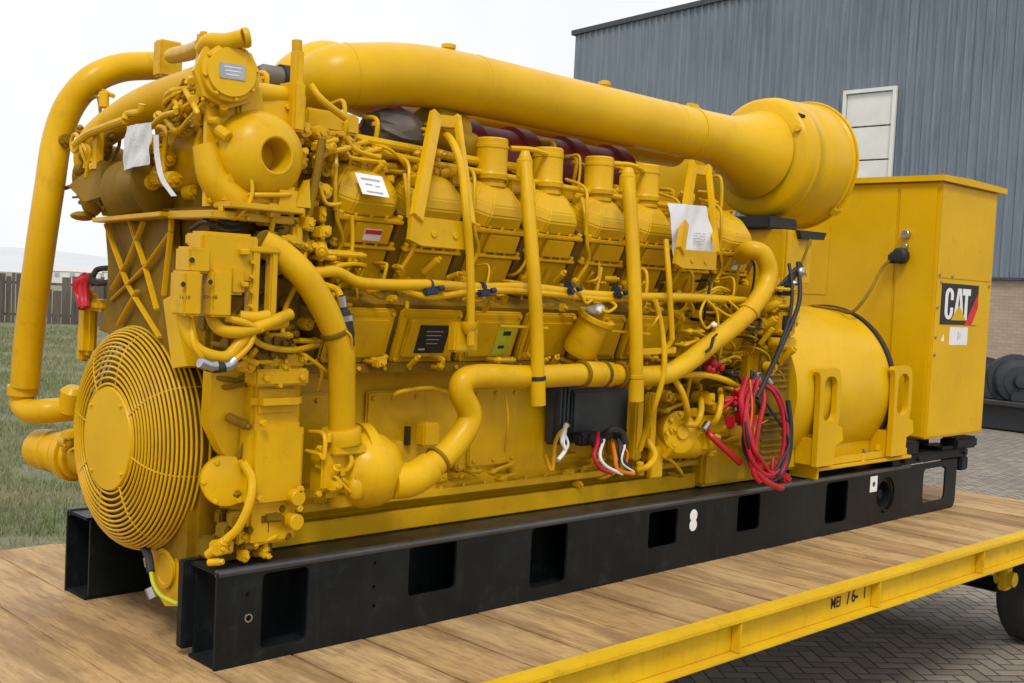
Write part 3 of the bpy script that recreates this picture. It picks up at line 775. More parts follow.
# ---- inlet ducts and air cleaner
duct = [(0.87, 0.75, 2.027), (0.717, 0.6, 2.123), (0.663, 0.44, 2.192), (0.793, 0.38, 2.235), (1.223, 0.38, 2.289), (2.154, 0.4, 2.294), (3.054, 0.4, 2.291), (3.355, 0.4, 2.291)]
b = B().tube(duct, lambda t: .108 + .014 * min(1, t * 5) + .020 * t, 36, 8)
o_ = obj('intake_duct', b, 'yellow2', G)
pa, pb = V((3.054, 0.4, 2.291)), V((3.355, 0.4, 2.291)); dd = (pb - pa).normalized()
b = B().lathe(pa - dd * .02, dd, [(0, .138), (.0, .144), (.03, .144), (.03, .138)], 36).box(pa.x - .03, pa.x + .05, pa.y - .02, pa.y + .02, pa.z + .130, pa.z + .162, .006); obj('clamp_band', b, 'yellow2', o_)
dpts = spline(duct, 8)
for idx in (22, 34, 46):
    if idx < len(dpts) - 2:
        pp, dd_ = dpts[idx], (dpts[idx + 1] - dpts[idx]).normalized(); rad = .108 + .014 * min(1, idx / len(dpts) * 5) + .020 * idx / len(dpts)
        obj('weld_seam', B().lathe(pp, dd_, [(-.004, rad - .001), (-.002, rad + .0025), (.002, rad + .0025), (.004, rad - .001)], 36, False), 'yellow2', o_)
b = B().tube([(0.826, 0.95, 2.105), (0.807, 0.92, 2.207), (0.857, 0.89, 2.292), (0.985, 0.86, 2.346), (1.25, .86, 2.26), (2.4, .86, 2.28), (3.5, .86, 2.29)], .118, 28, 8); obj('intake_duct', b, 'yellow2', G)
for q_, rad in ((V((1.264, 0.38, 2.291)), .118), (V((2.327, 0.4, 2.293)), .126)):
    obj('plug', B().lathe(q_ + V((0, 0, rad)), AZ, [(-.03, .024), (.018, .026), (.019, .032), (.036, .032), (.040, .02)], 16), 'yellow2', o_)
C0 = V((3.74, .40, 2.235))
b = B().lathe(C0 + V((-.52, 0, .055)), (1, 0, -.09), [(0, .140), (.08, .144), (.22, .170), (.36, .215), (.47, .262)], 48, False)
b.lathe(C0, AX, [(-.045, .20), (-.022, .325), (.0, .347), (.03, .354), (.06, .354), (.07, .362), (.095, .362), (.105, .355), (.20, .355), (.215, .362), (.23, .366), (.43, .370), (.44, .382), (.47, .382), (.48, .36), (.485, .1)], 64)
ac = obj('air_cleaner', b, 'yellow2', G)
q = C0 + V((-.012, -.27, .17))
obj('restriction_gauge', B().obox(C0 + V((.012, -.24, .19)), AX, (0, 1, .4), (0, -.4, 1), .03, .05, .11, .004), 'label_black', ac)
obj('gauge_stem', B().cyl(C0 + V((-.01, -.265, .15)), C0 + V((-.05, -.275, .15)), .020), 'yellow2', ac)
b = B()
for a in (-.9, -2.3): b.obox(C0 + V((.455, .385 * math.cos(a), .385 * math.sin(a))), AX, (0, math.cos(a), math.sin(a)), (0, -math.sin(a), math.cos(a)), .07, .03, .05, .005)
b.tube([C0 + V((.455, .388 * math.cos(a), .388 * math.sin(a))) for a in [2 * PI * k / 60 for k in range(60)]], .009, 6, 0, True)
obj('latch_band', b, 'yellow2', ac)
C1 = C0 + V((.1, .92, .02))
b = B().lathe(C1, AX, [(-.06, .20), (0, .352), (.03, .366), (.60, .38), (.62, .1)], 40); obj('air_cleaner', b, 'yellow2', G)
# support under the cleaner
b = B().box(3.58, 3.88, .20, .90, 1.803, 1.875, .01); obj('cleaner_cradle', b, 'rubber', G)
b = B().box(3.62, 3.64, .12, 1.0, 1.36, 1.80, .004).box(3.641, 3.90, .11, .125, 1.50, 1.80, .003).box(3.62, 3.90, .126, .95, 1.77, 1.80, .003)
for u_ in (3.70, 3.85): b.bolt((u_, .109, 1.56), VY, .012, .01)
obj('cleaner_stand', b, 'yellow', G)
obj('rubber_pad', B().prism([(3.715, 0.08, 1.802), (4.011, 0.08, 1.805), (3.982, 0.08, 1.762), (3.742, 0.08, 1.752)], (0, .03, 0)), 'rubber', G)

# ---- bracket frames carrying the duct
def frame_bracket(tl, tr, bl, br, h, w0, name='duct_bracket'):
    tl, tr, bl, br = map(V, (tl, tr, bl, br)); b = B()
    b.bar(tl, bl + V((0, 0, h)), .055, .03, VY).bar(tr, br + V((0, 0, h)), .028, .028, VY)
    b.prism([bl + V((.03, 0, 0)), br, br + V((-.0, 0, h + .01)), bl + V((-.02, 0, h + .01)), bl + V((-.028, 0, .02))], (0, .02, 0))
    b.bar(tl + V((-.02, 0, -.03)), tr + V((.01, 0, -.03)), .05, .05, VY)
    c = (bl + br) / 2
    for s in (-.05, .06): b.cyl(c + V((s, -.001, h * .5)), c + V((s, -.006, h * .5)), .014, seg=12)
    return obj(name, b, 'yellow', G)
frame_bracket((1.034, 0.17, 2.094), (1.15, 0.17, 2.102), (0.734, -0.1, 1.535), (1.017, -0.1, 1.532), .10, 0)
frame_bracket((2.834, 0.2, 2.088), (2.966, 0.2, 2.092), (2.374, -0.1, 1.525), (2.675, -0.1, 1.529), .08, 0)

# ---- vertical vent tubes
def vent(pts, r, cut):
    b = B().tube(pts, r, 20)
    a = V(pts[0]); b.lathe(a + V((0, .0, -.085)), AZ, [(0, r), (.0, r + .006), (.075, r + .006), (.08, r), (.115, r - .012)], 20)
    o = obj('vent_tube', b, 'yellow', G)
    e = V(pts[-1]); f = V(pts[-2]); d = (e - f).normalized()
    obj('clamp', B().lathe(e - d * .125, d, [(0, r + .004), (.002, r + .007), (.016, r + .007), (.018, r + .004)], 20), 'rubber' if cut else 'yellow', o)
    obj('joint', B().lathe(e - d * .108, d, [(0, r), (.002, r + .004), (.108, r + .004)], 20), 'yellow', o)
    return o
vent([(1.416, 0.02, 1.949), (1.388, -0.05, 1.702), (1.377, -0.11, 1.427), (1.403, -0.12, 1.175), (1.428, -0.12, 0.897)], .0295, True)
vent([(2.1, 0.02, 1.952), (2.07, -0.05, 1.663), (2.057, -0.1, 1.361), (2.072, -0.11, 1.13), (2.092, -0.11, 0.891)], .033, False)
def small_tube(name, pts, r=.012, mat='yellow', parent=G, seg=10): return obj(name, B().tube(pts, r, seg), mat, parent)
small_tube('drain_tube', [(1.102, 0.22, 2.032), (1.079, 0.12, 1.989), (1.018, -0.02, 1.873), (0.968, -0.12, 1.687), (1.001, -0.12, 1.492), (1.028, -0.12, 1.154)], .017)
small_tube('drain_tube', [(2.363, -0.02, 1.658), (2.327, -0.08, 1.464), (2.377, -0.08, 1.175)], .014)
b = B().obox((1.028, -0.07, 1.182), AX, (0, 1, 0), AZ, .125, .05, .12, .008).lathe((1.022, -0.11, 1.225), AZ, [(-.03, .015), (.0, .035), (.02, .035)], 16)
obj('drain_funnel', b, 'yellow', G)
b = B()
for u0, v0, u1, v1, yy in ((490,352,488,368,.0), (525,324,612,330,-.03), (440,335,520,330,.06)):
    pass
obj('tube_bracket', B().bar((1.316, 0.02, 1.225), (1.507, -0.08, 1.224), .02, .012), 'yellow', G); obj('tube_bracket', B().bar((2.031, 0.02, 1.21), (2.205, -0.08, 1.203), .02, .012), 'yellow', G); b = B(); b.bar((2.15, -0.07, 1.117), (2.436, -0.05, 1.124), .03, .03)
b.tube([(2.377, -0.08, 1.175), (2.359, -0.06, 1.135), (2.279, -0.04, 1.1)], .012, 8)
obj('tube_bracket', b, 'yellow', G)

# ---- oil filler neck with a rag stuffed in
b = B().lathe((1.879, 0.06, 1.127), (.12, -.45, .95), [(-.05, .03), (-.03, .075), (.0, .085), (.10, .075), (.15, .075), (.15, .088), (.17, .088), (.17, .060), (.10, .058), (.10, .001)], 28)
fl = obj('oil_filler', b, 'yellow', G)
def crumple(c, r, n=2, seed=1, flat=(1, 1, 1)):
    rr = random.Random(seed); b = B(); bmesh.ops.create_icosphere(b.bm, subdivisions=3, radius=r, matrix=Matrix.Translation(c))
    ph = [(V((rr.gauss(0, 1), rr.gauss(0, 1), rr.gauss(0, 1))) * 2.2 / r, rr.random() * 6) for _ in range(7)]
    for v in b.bm.verts:
        d = v.co - V(c); k = 1 + .07 * sum(math.sin(v.co.dot(a) + p) for a, p in ph)
        v.co = V(c) + V((d.x * flat[0], d.y * flat[1], d.z * flat[2])) * k
    return b
tag(obj('rag', crumple((1.909, 0, 1.307), .036, seed=4, flat=(1.1, 1, .8)), 'label_white'), 'small white rag stuffed into the oil filler neck', 'rag')

# ---- wiring harness along the heads
b = B()
def wavy(y, p0, amp, seed, pts):
    rr = random.Random(seed)
    return [V(p) + V((0, rr.uniform(-.01, .01), rr.uniform(-amp, amp))) for p in pts]
main = [(0.345, 0.02, 1.404), (0.441, 0, 1.416), (0.549, -0.01, 1.387), (0.709, -0.02, 1.375), (0.884, -0.02, 1.389), (1.154, -0.02, 1.383), (1.445, -0.02, 1.393), (1.833, -0.02, 1.379), (2.227, -0.02, 1.372), (2.581, -0.02, 1.382), (3.089, 0, 1.386)]
b.tube(wavy(0, main, .006, 3, main), .022, 12)
lowr = [(0.709, -0.02, 1.371), (0.879, -0.03, 1.338), (1.09, -0.03, 1.364), (1.317, -0.03, 1.376), (1.625, -0.03, 1.368), (1.892, -0.03, 1.358), (2.19, -0.02, 1.362)]
b.tube(lowr, .014, 10)
h = obj('wiring_harness', b, 'yellow', G)
b = B()
for u_, v_ in ((431,291), (483,294), (572,291), (615,294)):
    c = V((0, 0, 0))
b = B()
for k, p in enumerate(((0.87, -0.045, 1.362), (1.154, -0.045, 1.363), (1.678, -0.045, 1.388), (1.999, -0.045, 1.381))):
    b = B(); p = V(p); b.obox(p, (1, .1 * k, .2 - .1 * k), (0, 1, 0), (-.2, 0, 1), .075 if k != 2 else .05, .03, .03, .008).cyl(p + V((.03, -.01, .01)), p + V((.055, -.012, .014)), .012)
    b.lathe(p + V((.0, .02, .02)), AX, [(0, .022), (.0, .026), (.012, .026), (.012, .022)], 12)
    obj('connector', b, 'blue_ink', h)
b = B()
for s, (q0, q1, q2, q3) in enumerate((((1.714, -0.03, 1.385), (1.747, -0.05, 1.369), (1.765, -0.06, 1.338), (1.826, -0.04, 1.352)), ((1.962, -0.03, 1.351), (1.983, -0.05, 1.329), (1.929, -0.05, 1.301), (1.907, -0.02, 1.312)), ((2.268, -0.03, 1.364), (2.309, -0.05, 1.318), (2.276, -0.05, 1.259), (2.263, -0.02, 1.219)),
                                      ((2.693, -0.03, 1.376), (2.618, -0.06, 1.3), (2.674, -0.06, 1.235), (2.753, -0.05, 1.266)), ((2.692, -0.03, 1.386), (2.764, -0.05, 1.328), (2.787, -0.05, 1.267), (2.794, -0.05, 1.2)), ((2.892, -0.03, 1.381), (2.962, -0.06, 1.322), (2.89, -0.05, 1.299), (2.777, -0.04, 1.338)))):
    obj('branch_wire', B().tube([q0, q1, q2, q3], .007, 8), 'yellow', h)
b = B(); b.tube([(2.279, -0.04, 1.365), (2.32, -0.06, 1.222), (2.314, -0.09, 1.031), (2.285, -0.07, 0.86), (2.339, 0.02, 0.725), (2.35, 0.06, 0.62)], .014, 10)
obj('branch_wire', b, 'yellow', h); b = B(); b.tube([(0.36, 0.03, 1.412), (0.359, 0, 1.365), (0.364, -0.02, 1.34)], .02, 10).tube([(0.399, 0, 1.366), (0.418, -0.05, 1.35), (0.401, -0.1, 1.323)], .013, 10)
obj('branch_wire', b, 'yellow', h)
obj('pressure_switch', B().lathe((0.401, -0.1, 1.334), (.22, 0, -1), [(0, .010), (.02, .014), (.055, .016), (.06, .024), (.10, .028), (.15, .030), (.16, .026), (.19, .024), (.2, .01)], 20), 'rubber', h)
obj('switch_ring', B().lathe((0.401, -0.1, 1.33), (.22, 0, -1), [(0, .012), (0, .018), (.04, .018), (.04, .012)], 20).lathe((0.422, -0.1, 1.261), (.22, 0, -1), [(0, .029), (0, .032), (.02, .032), (.02, .029)], 20), 'steel', h)
obj('white_tie', B().ball((2.727, -0.07, 1.252), .018, .016, .014, 12), 'label_white', h); obj('white_tie', B().ball((1.852, -0.02, 1.041), .022, .015, .03, 12), 'label_white', h)

# ---- coolant pipe: from the water pump up, along the block and over to the generator end
cp = [(0.763, -0.06, 0.63), (0.851, -0.08, 0.657), (0.988, -0.08, 0.736), (1.078, -0.08, 0.853), (1.022, -0.08, 0.961), (1.046, -0.08, 1.013), (1.166, -0.08, 1.023), (1.422, -0.07, 1.013), (1.896, -0.05, 1.015), (2.272, -0.04, 0.998), (2.481, -0.04, 1.029), (2.732, -0.06, 1.159), (3.006, -0.08, 1.319), (3.174, -0.08, 1.498), (3.153, -0.06, 1.624), (3.109, 0, 1.653), (3.154, 0.08, 1.622)]
b = B().tube(cp, lambda t: .050 + .006 * max(0, 1 - t * 5), 24, 8)
cpo = obj('coolant_pipe', b, 'yellow', G)
def sleeve(name, a, c, r, L_, mat, parent, e=.004):
    a, c = V(a), V(c); d = (c - a).normalized()
    return obj(name, B().lathe(a, d, [(0, r - .002), (e, r), (L_ - e, r), (L_, r - .002)], 28), mat, parent)
sleeve('hose_sleeve', (1.768, -0.055, 1.018), (2.19, -0.045, 1.005), .058, .20, 'yellow', cpo)
sleeve('hose_clamp', (1.755, -0.055, 1.018), (2.19, -0.045, 1.005), .062, .02, 'yellow_dark', cpo); sleeve('hose_clamp', (1.9, -0.053, 1.016), (2.19, -0.045, 1.005), .062, .02, 'yellow_dark', cpo); sleeve('hose_clamp', (2.023, -0.05, 1.008), (2.19, -0.045, 1.005), .062, .02, 'yellow_dark', cpo)
sleeve('hose_clamp', (0.911, -0.08, 0.689), (0.988, -0.08, 0.736), .062, .014, 'yellow_dark', cpo)
sleeve('hose_clamp', (3.006, -0.08, 1.319), (3.174, -0.08, 1.498), .058, .02, 'yellow', cpo)
obj('tape_mark', B().tube([(2.614, -0.112, 1.118), (2.645, -0.118, 1.143), (2.662, -0.115, 1.188)], .008, 8).tube([(2.662, -0.115, 1.188), (2.701, -0.11, 1.208)], .006, 8), 'rubber', cpo)

# ---- water pump housing
b = B().lathe((0.652, 0, 0.661), (.55, -.72, .02), [(-.16, .09), (-.12, .135), (-.02, .15), (.04, .135), (.09, .10), (.12, .03)], 36)
b.tube([(0.705, -0.06, 0.619), (0.782, -0.075, 0.623), (0.877, -0.08, 0.663)], .066, 24)
b.lathe((0.66, 0.05, 0.672), (1, -.2, 0), [(-.04, .15), (-.04, .165), (.0, .165), (.0, .15)], 32)
b.obox((0.513, 0.03, 0.671), AX, (0, 1, 0), AZ, .20, .12, .20, .025).obox((0.466, -0.035, 0.684), AX, (0, 1, 0), AZ, .15, .02, .15, .015).obox((0.494, -0.01, 0.758), AX, (0, 1, 0), AZ, .15, .13, .035, .006)
b.cyl((0.527, 0.03, 0.581), (0.529, 0.03, 0.531), .05)
for s in (-1, 1):
    for t in (-1, 1): b.bolt(V((0.468, -0.032, 0.683)) + V((.085 * s, 0, .085 * t)), VY, .012, .014)
for s in (-1, 1): b.bolt(V((0.464, -0.05, 0.78)) + V((.055 * s, 0, .015)), AZ, .012, .03)
b.obox((0.545, -0.05, 0.638), AX, (0, 1, 0), AZ, .05, .06, .12, .02).ball((0.534, -0.06, 0.611), .035, .03, .05, 14)
obj('water_pump', b, 'yellow', G)
hose = [(0.126, 0, 1.504), (0.186, -0.03, 1.469), (0.263, -0.07, 1.392), (0.352, -0.08, 1.27), (0.42, -0.08, 1.147), (0.449, -0.06, 1.02), (0.489, -0.02, 0.805)]
b = B().tube(hose, .050, 24, 8); ho = obj('bypass_pipe', b, 'yellow', G)
sleeve('flange', (0.483, -0.02, 0.835), (0.491, -0.02, 0.771), .075, .06, 'yellow', ho)
sleeve('hose_clamp', (0.39, -0.08, 1.205), (0.41, -0.08, 1.162), .056, .02, 'yellow_dark', ho)
small_tube('tie_wire', [(0.403, -0.13, 1.208), (0.423, -0.14, 1.188), (0.437, -0.13, 1.151), (0.44, -0.11, 1.12)], .004, 'yellow', ho)

# ---- front gear housing
b = B()
b.box(.13, .335, .026, .5, .42, 1.10, .012).box(.115, .345, .0, .1, .56, .86, .02).box(.12, .33, -.012, .06, .90, .985, .03).box(.11, .335, -.02, .06, 1.0, 1.06, .008).box(.15, .33, .0, .1, 1.06, 1.12, .01)
for x_, z_ in ((.15, 1.03), (.30, 1.03), (.145, .60), (.31, .55), (.31, .62), (.145, .87)): b.bolt((x_, -.021, z_), VY, .014, .014)
b.cyl((.30, .02, .59), (.30, -.035, .59), .03).cyl((.30, .02, .50), (.30, -.03, .50), .03)
gh = obj('gear_housing', b, 'yellow', G)
b = B().prism([(0.006, 0.1, 1.043), (0.137, 0.08, 1.064), (0.168, 0.08, 0.741), (0.121, 0.08, 0.697), (0.057, 0.1, 0.756), (0.013, 0.12, 0.853)], (0, .06, 0))
b.lathe((0.07, 0.08, 0.654), (-.35, -.93, .05), [(-.06, .088), (0, .092), (.008, .088), (.012, .075), (.014, .001)], 32)
for k in range(6): b.bolt(V((0.07, 0.08, 0.654)) + V((.080 * math.cos(k * 1.047), -.008 - .03 * math.cos(k * 1.047), .080 * math.sin(k * 1.047))), (-.35, -.93, .05), .010, .010)
b.tube([(0.102, 0.03, 0.727), (0.123, -0, 0.666), (0.102, -0.02, 0.582), (0.074, 0, 0.5), (0.045, 0.03, 0.455)], .016, 10)
obj('front_cover', b, 'yellow', gh)
b = B().box(.02, .46, .23, 1.04, .30, .72, .03).box(.05, .30, .12, .24, .352, .43, .01)
rr = random.Random(5)
for k in range(16): b.obox((rr.uniform(.05, .3), rr.uniform(.03, .2), rr.uniform(.40, .52)), (1, rr.uniform(-.4, .4), 0), (0, 1, 0), AZ, rr.uniform(.03, .09), rr.uniform(.03, .08), rr.uniform(.03, .07), .008)
for k in range(8): b.bolt((rr.uniform(.05, .35), .04, rr.uniform(.42, .55)), VY, .014, .02)
obj('front_mount', b, 'yellow_dark', G)
obj('sump_tail', B().prism([(0.03, 0.343, 0.365), (0.03, 0.563, 0.333), (0.03, 0.536, 0.183), (0.03, 0.427, 0.127), (0.03, 0.313, 0.154)], (.12, 0, 0)).lathe((0.028, 0.426, 0.273), (-1, 0, 0), [(0, .075), (.012, .075), (.012, .06), (.006, .055), (.006, .001)], 24), 'yellow', G)
small_tube('drain_hose', [(-0.01, 0.567, 0.357), (-0.03, 0.458, 0.323), (-0.04, 0.41, 0.271)], .016, 'rubber')
small_tube('drain_hose', [(-0.04, 0.41, 0.271), (-0.04, 0.383, 0.228), (-0.03, 0.338, 0.195), (-0.02, 0.235, 0.188)], .008, 'label_green')
obj('hose_nut', B().lathe((-0.05, 0.402, 0.214), (.2, -.4, -.8), [(0, .012), (0, .018), (.04, .018), (.04, .012)], 10), 'steel', G); obj('hose_nut', B().lathe((-0.032, 0.454, 0.317), (0.1, -.3, -1), [(0, .012), (0, .018), (.035, .018), (.035, .012)], 10), 'steel', G)

# ---- belt and damper guard: spiral of wires round a disc, drum-shaped
gx, gy, gz = .12, .635, .745
g_ = thing('tmp', 'x', 'x', (0, 0, 0)); bpy.data.objects.remove(g_)
b = B().lathe((gx - .235, gy, gz), (-1, 0, 0), [(-.012, .192), (0, .198), (.010, .194), (.012, .001)], 48)
for k in range(4): b.bolt((gx - .246, gy + .178 * math.cos(k * PI / 2 + .7), gz + .178 * math.sin(k * PI / 2 + .7)), (-1, 0, 0), .008, .007)
gd = obj('belt_guard', b, 'yellow2', G)
prof = []
nr = 18
for k in range(nr):                                        # dished front
    t = k / (nr - 1); prof.append((gx - .236 + .15 * t ** 2.4, .208 + .226 * math.sin(t * PI / 2) ** .95))
for k in range(1, 11): prof.append((gx - .086 + .034 * k, .434 - .0008 * k))
for xr, rr_ in prof:
    b = B().tube([(xr, gy + rr_ * math.cos(2 * PI * k / 72), gz + rr_ * math.sin(2 * PI * k / 72)) for k in range(72)], .0049, 8, 0, True)
    obj('guard_ring', b, 'yellow', gd)
for k in range(8):
    a = 2 * PI * k / 8 + .22
    b = B().tube([(xr - .002, gy + (rr_ - .009) * math.cos(a), gz + (rr_ - .009) * math.sin(a)) for xr, rr_ in prof], .0035, 6, 1)
    obj('guard_stay', b, 'yellow', gd)
b = B().lathe((gx + .02, gy, gz), (-1, 0, 0), [(-.26, .30), (-.24, .385), (.02, .395), (.08, .39), (.12, .37), (.16, .33), (.19, .28), (.205, .23), (.215, .01)], 56)
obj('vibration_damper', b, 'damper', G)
obj('front_plate', B().plate([circ(0, 0, .445, 48)], (gx + .262, gy, gz), (0, 1, 0), AZ, .02), 'dark', G)  # backing disc, its dark colour paints the shaded inside of the guard

# ---- far side pump with the tall looping pipe
lp = [(0.42, 1.281, 2.303), (0.3, 1.248, 2.28), (0.16, 1.239, 2.246), (0.04, 1.24, 2.176), (-0.03, 1.288, 2.065), (-0.07, 1.313, 1.916), (-0.1, 1.298, 1.724), (-0.12, 1.323, 1.473), (-0.13, 1.364, 1.219), (-0.13, 1.404, 1.025), (-0.13, 1.425, 0.869)]
b = B().tube(lp, .060, 28, 8); lo_ = obj('crossover_pipe', b, 'yellow', G)
b = B().tube([(-0.13, 1.436, 0.868), (-0.13, 1.453, 0.798), (-0.12, 1.389, 0.765), (-0.08, 1.319, 0.772), (0.02, 1.292, 0.779)], .052, 24, 8)
b.lathe((-0.13, 1.446, 0.85), (0, .05, -1), [(-.02, .058), (-.02, .064), (.02, .064), (.02, .058)], 24)
obj('pipe_elbow', b, 'yellow', lo_)
pc = V((-0.02, 1.349, 0.593))
b = B().lathe(pc + V((0, -.03, 0)), (-.25, .97, 0), [(-.16, .07), (-.15, .10), (-.125, .10), (-.12, .085), (-.05, .085), (-.045, .092), (-.02, .092), (-.015, .084), (.03, .084), (.035, .090), (.05, .090), (.055, .084), (.10, .088), (.135, .083), (.155, .062), (.16, .02)], 32)
b.lathe(pc + V((.02, -.12, .0)), (.25, -.97, 0), [(-.02, .105), (0, .112), (.025, .112), (.03, .08), (.12, .075)], 24).obox(pc + V((.06, -.18, .06)), AX, (0, 1, 0), AZ, .12, .08, .22, .03).lathe(V((0, 1.249, 0.832)), (0, -.3, 1), [(-.06, .05), (.03, .05), (.05, .03), (.05, .001)], 20)
rr = random.Random(3)
for k in range(8):
    a = k * .785; b.bolt(pc + V((.055, -.155, 0)) + V((.1 * math.cos(a), 0, .1 * math.sin(a))), (-.25, .97, 0), .011, .05)
obj('raw_water_pump', b, 'yellow', G)
scatter_later = pc
b = B().box(.12, .34, .95, 1.18, .38, 1.05, .03); obj('pump_bracket', b, 'yellow_dark', G)

# ---- ribbed front bracket under the turbochargers (open lattice casting)
XL = -.04
b = B()
def rib(p, q, wd=.011, th=.022, parent=None): b.bar(p, q, th, wd, (0, 1, .3) if abs(V(p).z - V(q).z) < .05 else (0, 1, 0), .004)
tl_, tr_ = V((-0.04, 0.904, 1.576)), V((-0.04, 0.336, 1.593))
b.bar(tl_, tr_, .10, .018, AZ)
for a, c in (((-0.04, 0.343, 1.589), (-0.04, 0.346, 1.531)), ((-0.04, 0.346, 1.531), (-0.04, 0.383, 1.298)), ((-0.04, 0.346, 1.531), (-0.04, 0.524, 1.405)), ((-0.04, 0.524, 1.405), (-0.02, 0.853, 1.264)), ((-0.04, 0.676, 1.574), (-0.04, 0.54, 1.404)), ((-0.04, 0.54, 1.404), (-0.04, 0.433, 1.244)),
             ((-0.04, 0.56, 1.573), (-0.04, 0.682, 1.417)), ((-0.04, 0.682, 1.417), (-0.04, 0.812, 1.305)), ((-0.04, 0.885, 1.564), (-0.04, 0.675, 1.325)), ((-0.04, 0.675, 1.325), (-0.04, 0.402, 1.143)), ((-0.04, 0.591, 1.312), (-0.04, 0.75, 1.167))):
    rib(a, c)
lb = obj('turbo_bracket', b, 'yellow', G)
ya, yb = tr_.y, tl_.y
b = B().prism([V((-0.02, 0.939, 1.569)), V((-0.02, 0.9, 1.414)), V((-0.02, 0.898, 1.262)), V((-0.02, 0.963, 1.138)), V((-0.02, 0.209, 1.059)), V((-0.02, 0.329, 1.286)), V((-0.02, 0.381, 1.584))], (.03, 0, 0)); obj('bracket_web', b, 'yellow_dark', lb, smooth=False)
b = B().prism([(-0.05, 0.37, 1.283), (-0.05, 0.318, 1.3), (-0.05, 0.175, 1.059), (-0.05, 0.284, 1.042)], (.20, 0, 0)); obj('bracket_leg', b, 'yellow', lb, smooth=False)
b = B().box(.02, .40, .16, .98, 1.08, 1.60, .02).box(.05, .42, .25, .80, 1.6, 1.72, .02).box(.0, .36, .06, 1.02, 1.601, 1.622, .004); obj('front_casting', b, 'yellow_dark', G)
b = B().obox((0.05, 1.228, 1.157), AX, (0, 1, 0), AZ, .06, .09, .28, .02).obox((0.05, 1.145, 1.233), AX, (0, 1, 0), AZ, .06, .16, .05, .015).obox((0.05, 1.261, 1.057), AX, (0, 1, 0), AZ, .05, .04, .14, .01)
obj('side_bracket', b, 'yellow', G)

# ---- turbocharger (near) and its plumbing
tcx, tcz = .150, 1.812
b = B().lathe((tcx, .0, tcz), (0, 1, 0), [(-.034, .060), (-.036, .066), (-.030, .082), (-.018, .105), (.004, .136), (.05, .158), (.11, .170), (.17, .170), (.19, .165), (.195, .182), (.22, .182), (.23, .14), (.30, .128), (.36, .14), (.42, .158), (.55, .158), (.60, .12)], 48, False)
b.lathe((tcx, .0, tcz), (0, 1, 0), [(-.034, .060), (.0, .054), (.07, .052), (.07, .001)], 32, False)
for k in range(14):
    a = k * 2 * PI / 14; b.bolt((tcx + .182 * math.cos(a), .198, tcz + .182 * math.sin(a)), VY, .010, .012)
tb = obj('turbocharger', b, 'yellow', G)
b = B().tube([(tcx + .06, .10, tcz - .13), (tcx - .06, .08, tcz - .17), (tcx - .16, .10, tcz - .10), (tcx - .19, .12, tcz + .02)], lambda t: .075 - .03 * t, 20)
b.obox((tcx - .02, .03, tcz - .185), AX, (0, 1, 0), AZ, .30, .12, .022, .004).obox((tcx + .07, .04, tcz - .15), AX, (0, 1, 0), AZ, .10, .10, .10, .015)
b.prism([(tcx - .16, .04, tcz - .17), (tcx - .13, .04, tcz - .05), (tcx - .10, .04, tcz - .17)], (0, .03, 0)).prism([(tcx + .10, -.005, tcz - .17), (tcx + .16, -.005, tcz - .07), (tcx + .17, -.005, tcz - .17)], (0, .04, 0))
obj('volute', b, 'yellow', tb)
b = B().lathe((tcx - .06, 1.0, tcz - .05), (0, 1, 0), [(.02, .06), (.05, .10), (.10, .125), (.14, .14), (.2, .14), (.26, .10), (.28, .04)], 36)
b.prism([(-0.1, 1.116, 1.715), (-0.1, 0.823, 1.806), (-0.1, 0.796, 1.666), (-0.1, 0.958, 1.647)], (.06, 0, 0)).ball((-0.03, 1.036, 1.679), .05, .055, .085, 16).obox((-0.05, 0.967, 1.747), (1, .3, .4), (0, 1, -.3), AZ, .10, .09, .10, .02).obox((-0.02, 0.918, 1.661), (1, .2, .2), (0, 1, .5), AZ, .10, .10, .06, .02).lathe((0, 0.602, 1.701), (0, 1, -.1), [(-.1, .06), (-.08, .12), (.15, .13), (.17, .08)], 24).ball((-0.06, 1.056, 1.595), .05, .05, .02, 12)
b.obox((-0.04, 0.608, 1.784), AX, (0, 1, 0), AZ, .10, .02, .24, .005).prism([(-0.06, 0.544, 1.686), (-0.06, 0.52, 1.686), (-0.06, 0.513, 1.597), (-0.06, 0.554, 1.597)], (.06, 0, 0))
obj('turbocharger', b, 'yellow_dark', G)
b = B().box(-.06, .30, .02, .34, 1.578, 1.606, .004).box(.26, .30, .0, .3, 1.5, 1.58, .01)
for k in range(5): b.bolt((-.02 + .07 * k, .03, 1.607), AZ, .011, .012)
obj('turbo_shelf', b, 'yellow', G)
# trunk pipe and aftercooler end plate
b = B().tube([(0, 1.159, 1.783), (-0.01, 1.141, 1.852), (-0.01, 1.06, 1.917), (0.03, 0.942, 1.986), (0.08, 0.771, 2.048), (0.16, 0.465, 2.106)], lambda t: .050 + .030 * t, 28, 8)
b.tube([(0.1, 1.345, 2.162), (0.06, 1.155, 2.122), (0.02, 0.991, 2.085)], .010, 8)
obj('exhaust_trunk', b, 'yellow', G)
pl = V((-0.004, 0.02, 2.079)); pn = V((-.22, -.97, .06)).normalized()
b = B().obox(pl - pn * .12, pn, (.97, -.22, 0), AZ, .18, .15, .19, .02).lathe(pl - pn * .03, pn, [(-.03, .096), (.0, .098), (.018, .098), (.02, .086), (.034, .084), (.036, .001)], 40).lathe(pl - pn * .075, pn, [(0, .118), (.03, .118)], 8)
for k in range(8):
    a = k * PI / 4 + .2; _, u_, w_ = frame(pn); b.bolt(pl - pn * .011 + (u_ * math.cos(a) + w_ * math.sin(a)) * .091, pn, .008, .010)
b.prism([(-0.051, 0.1, 1.99), (0.29, 0.1, 2.031), (0.3, 0.1, 1.65), (-0.044, 0.1, 1.62)], (0, .02, 0))
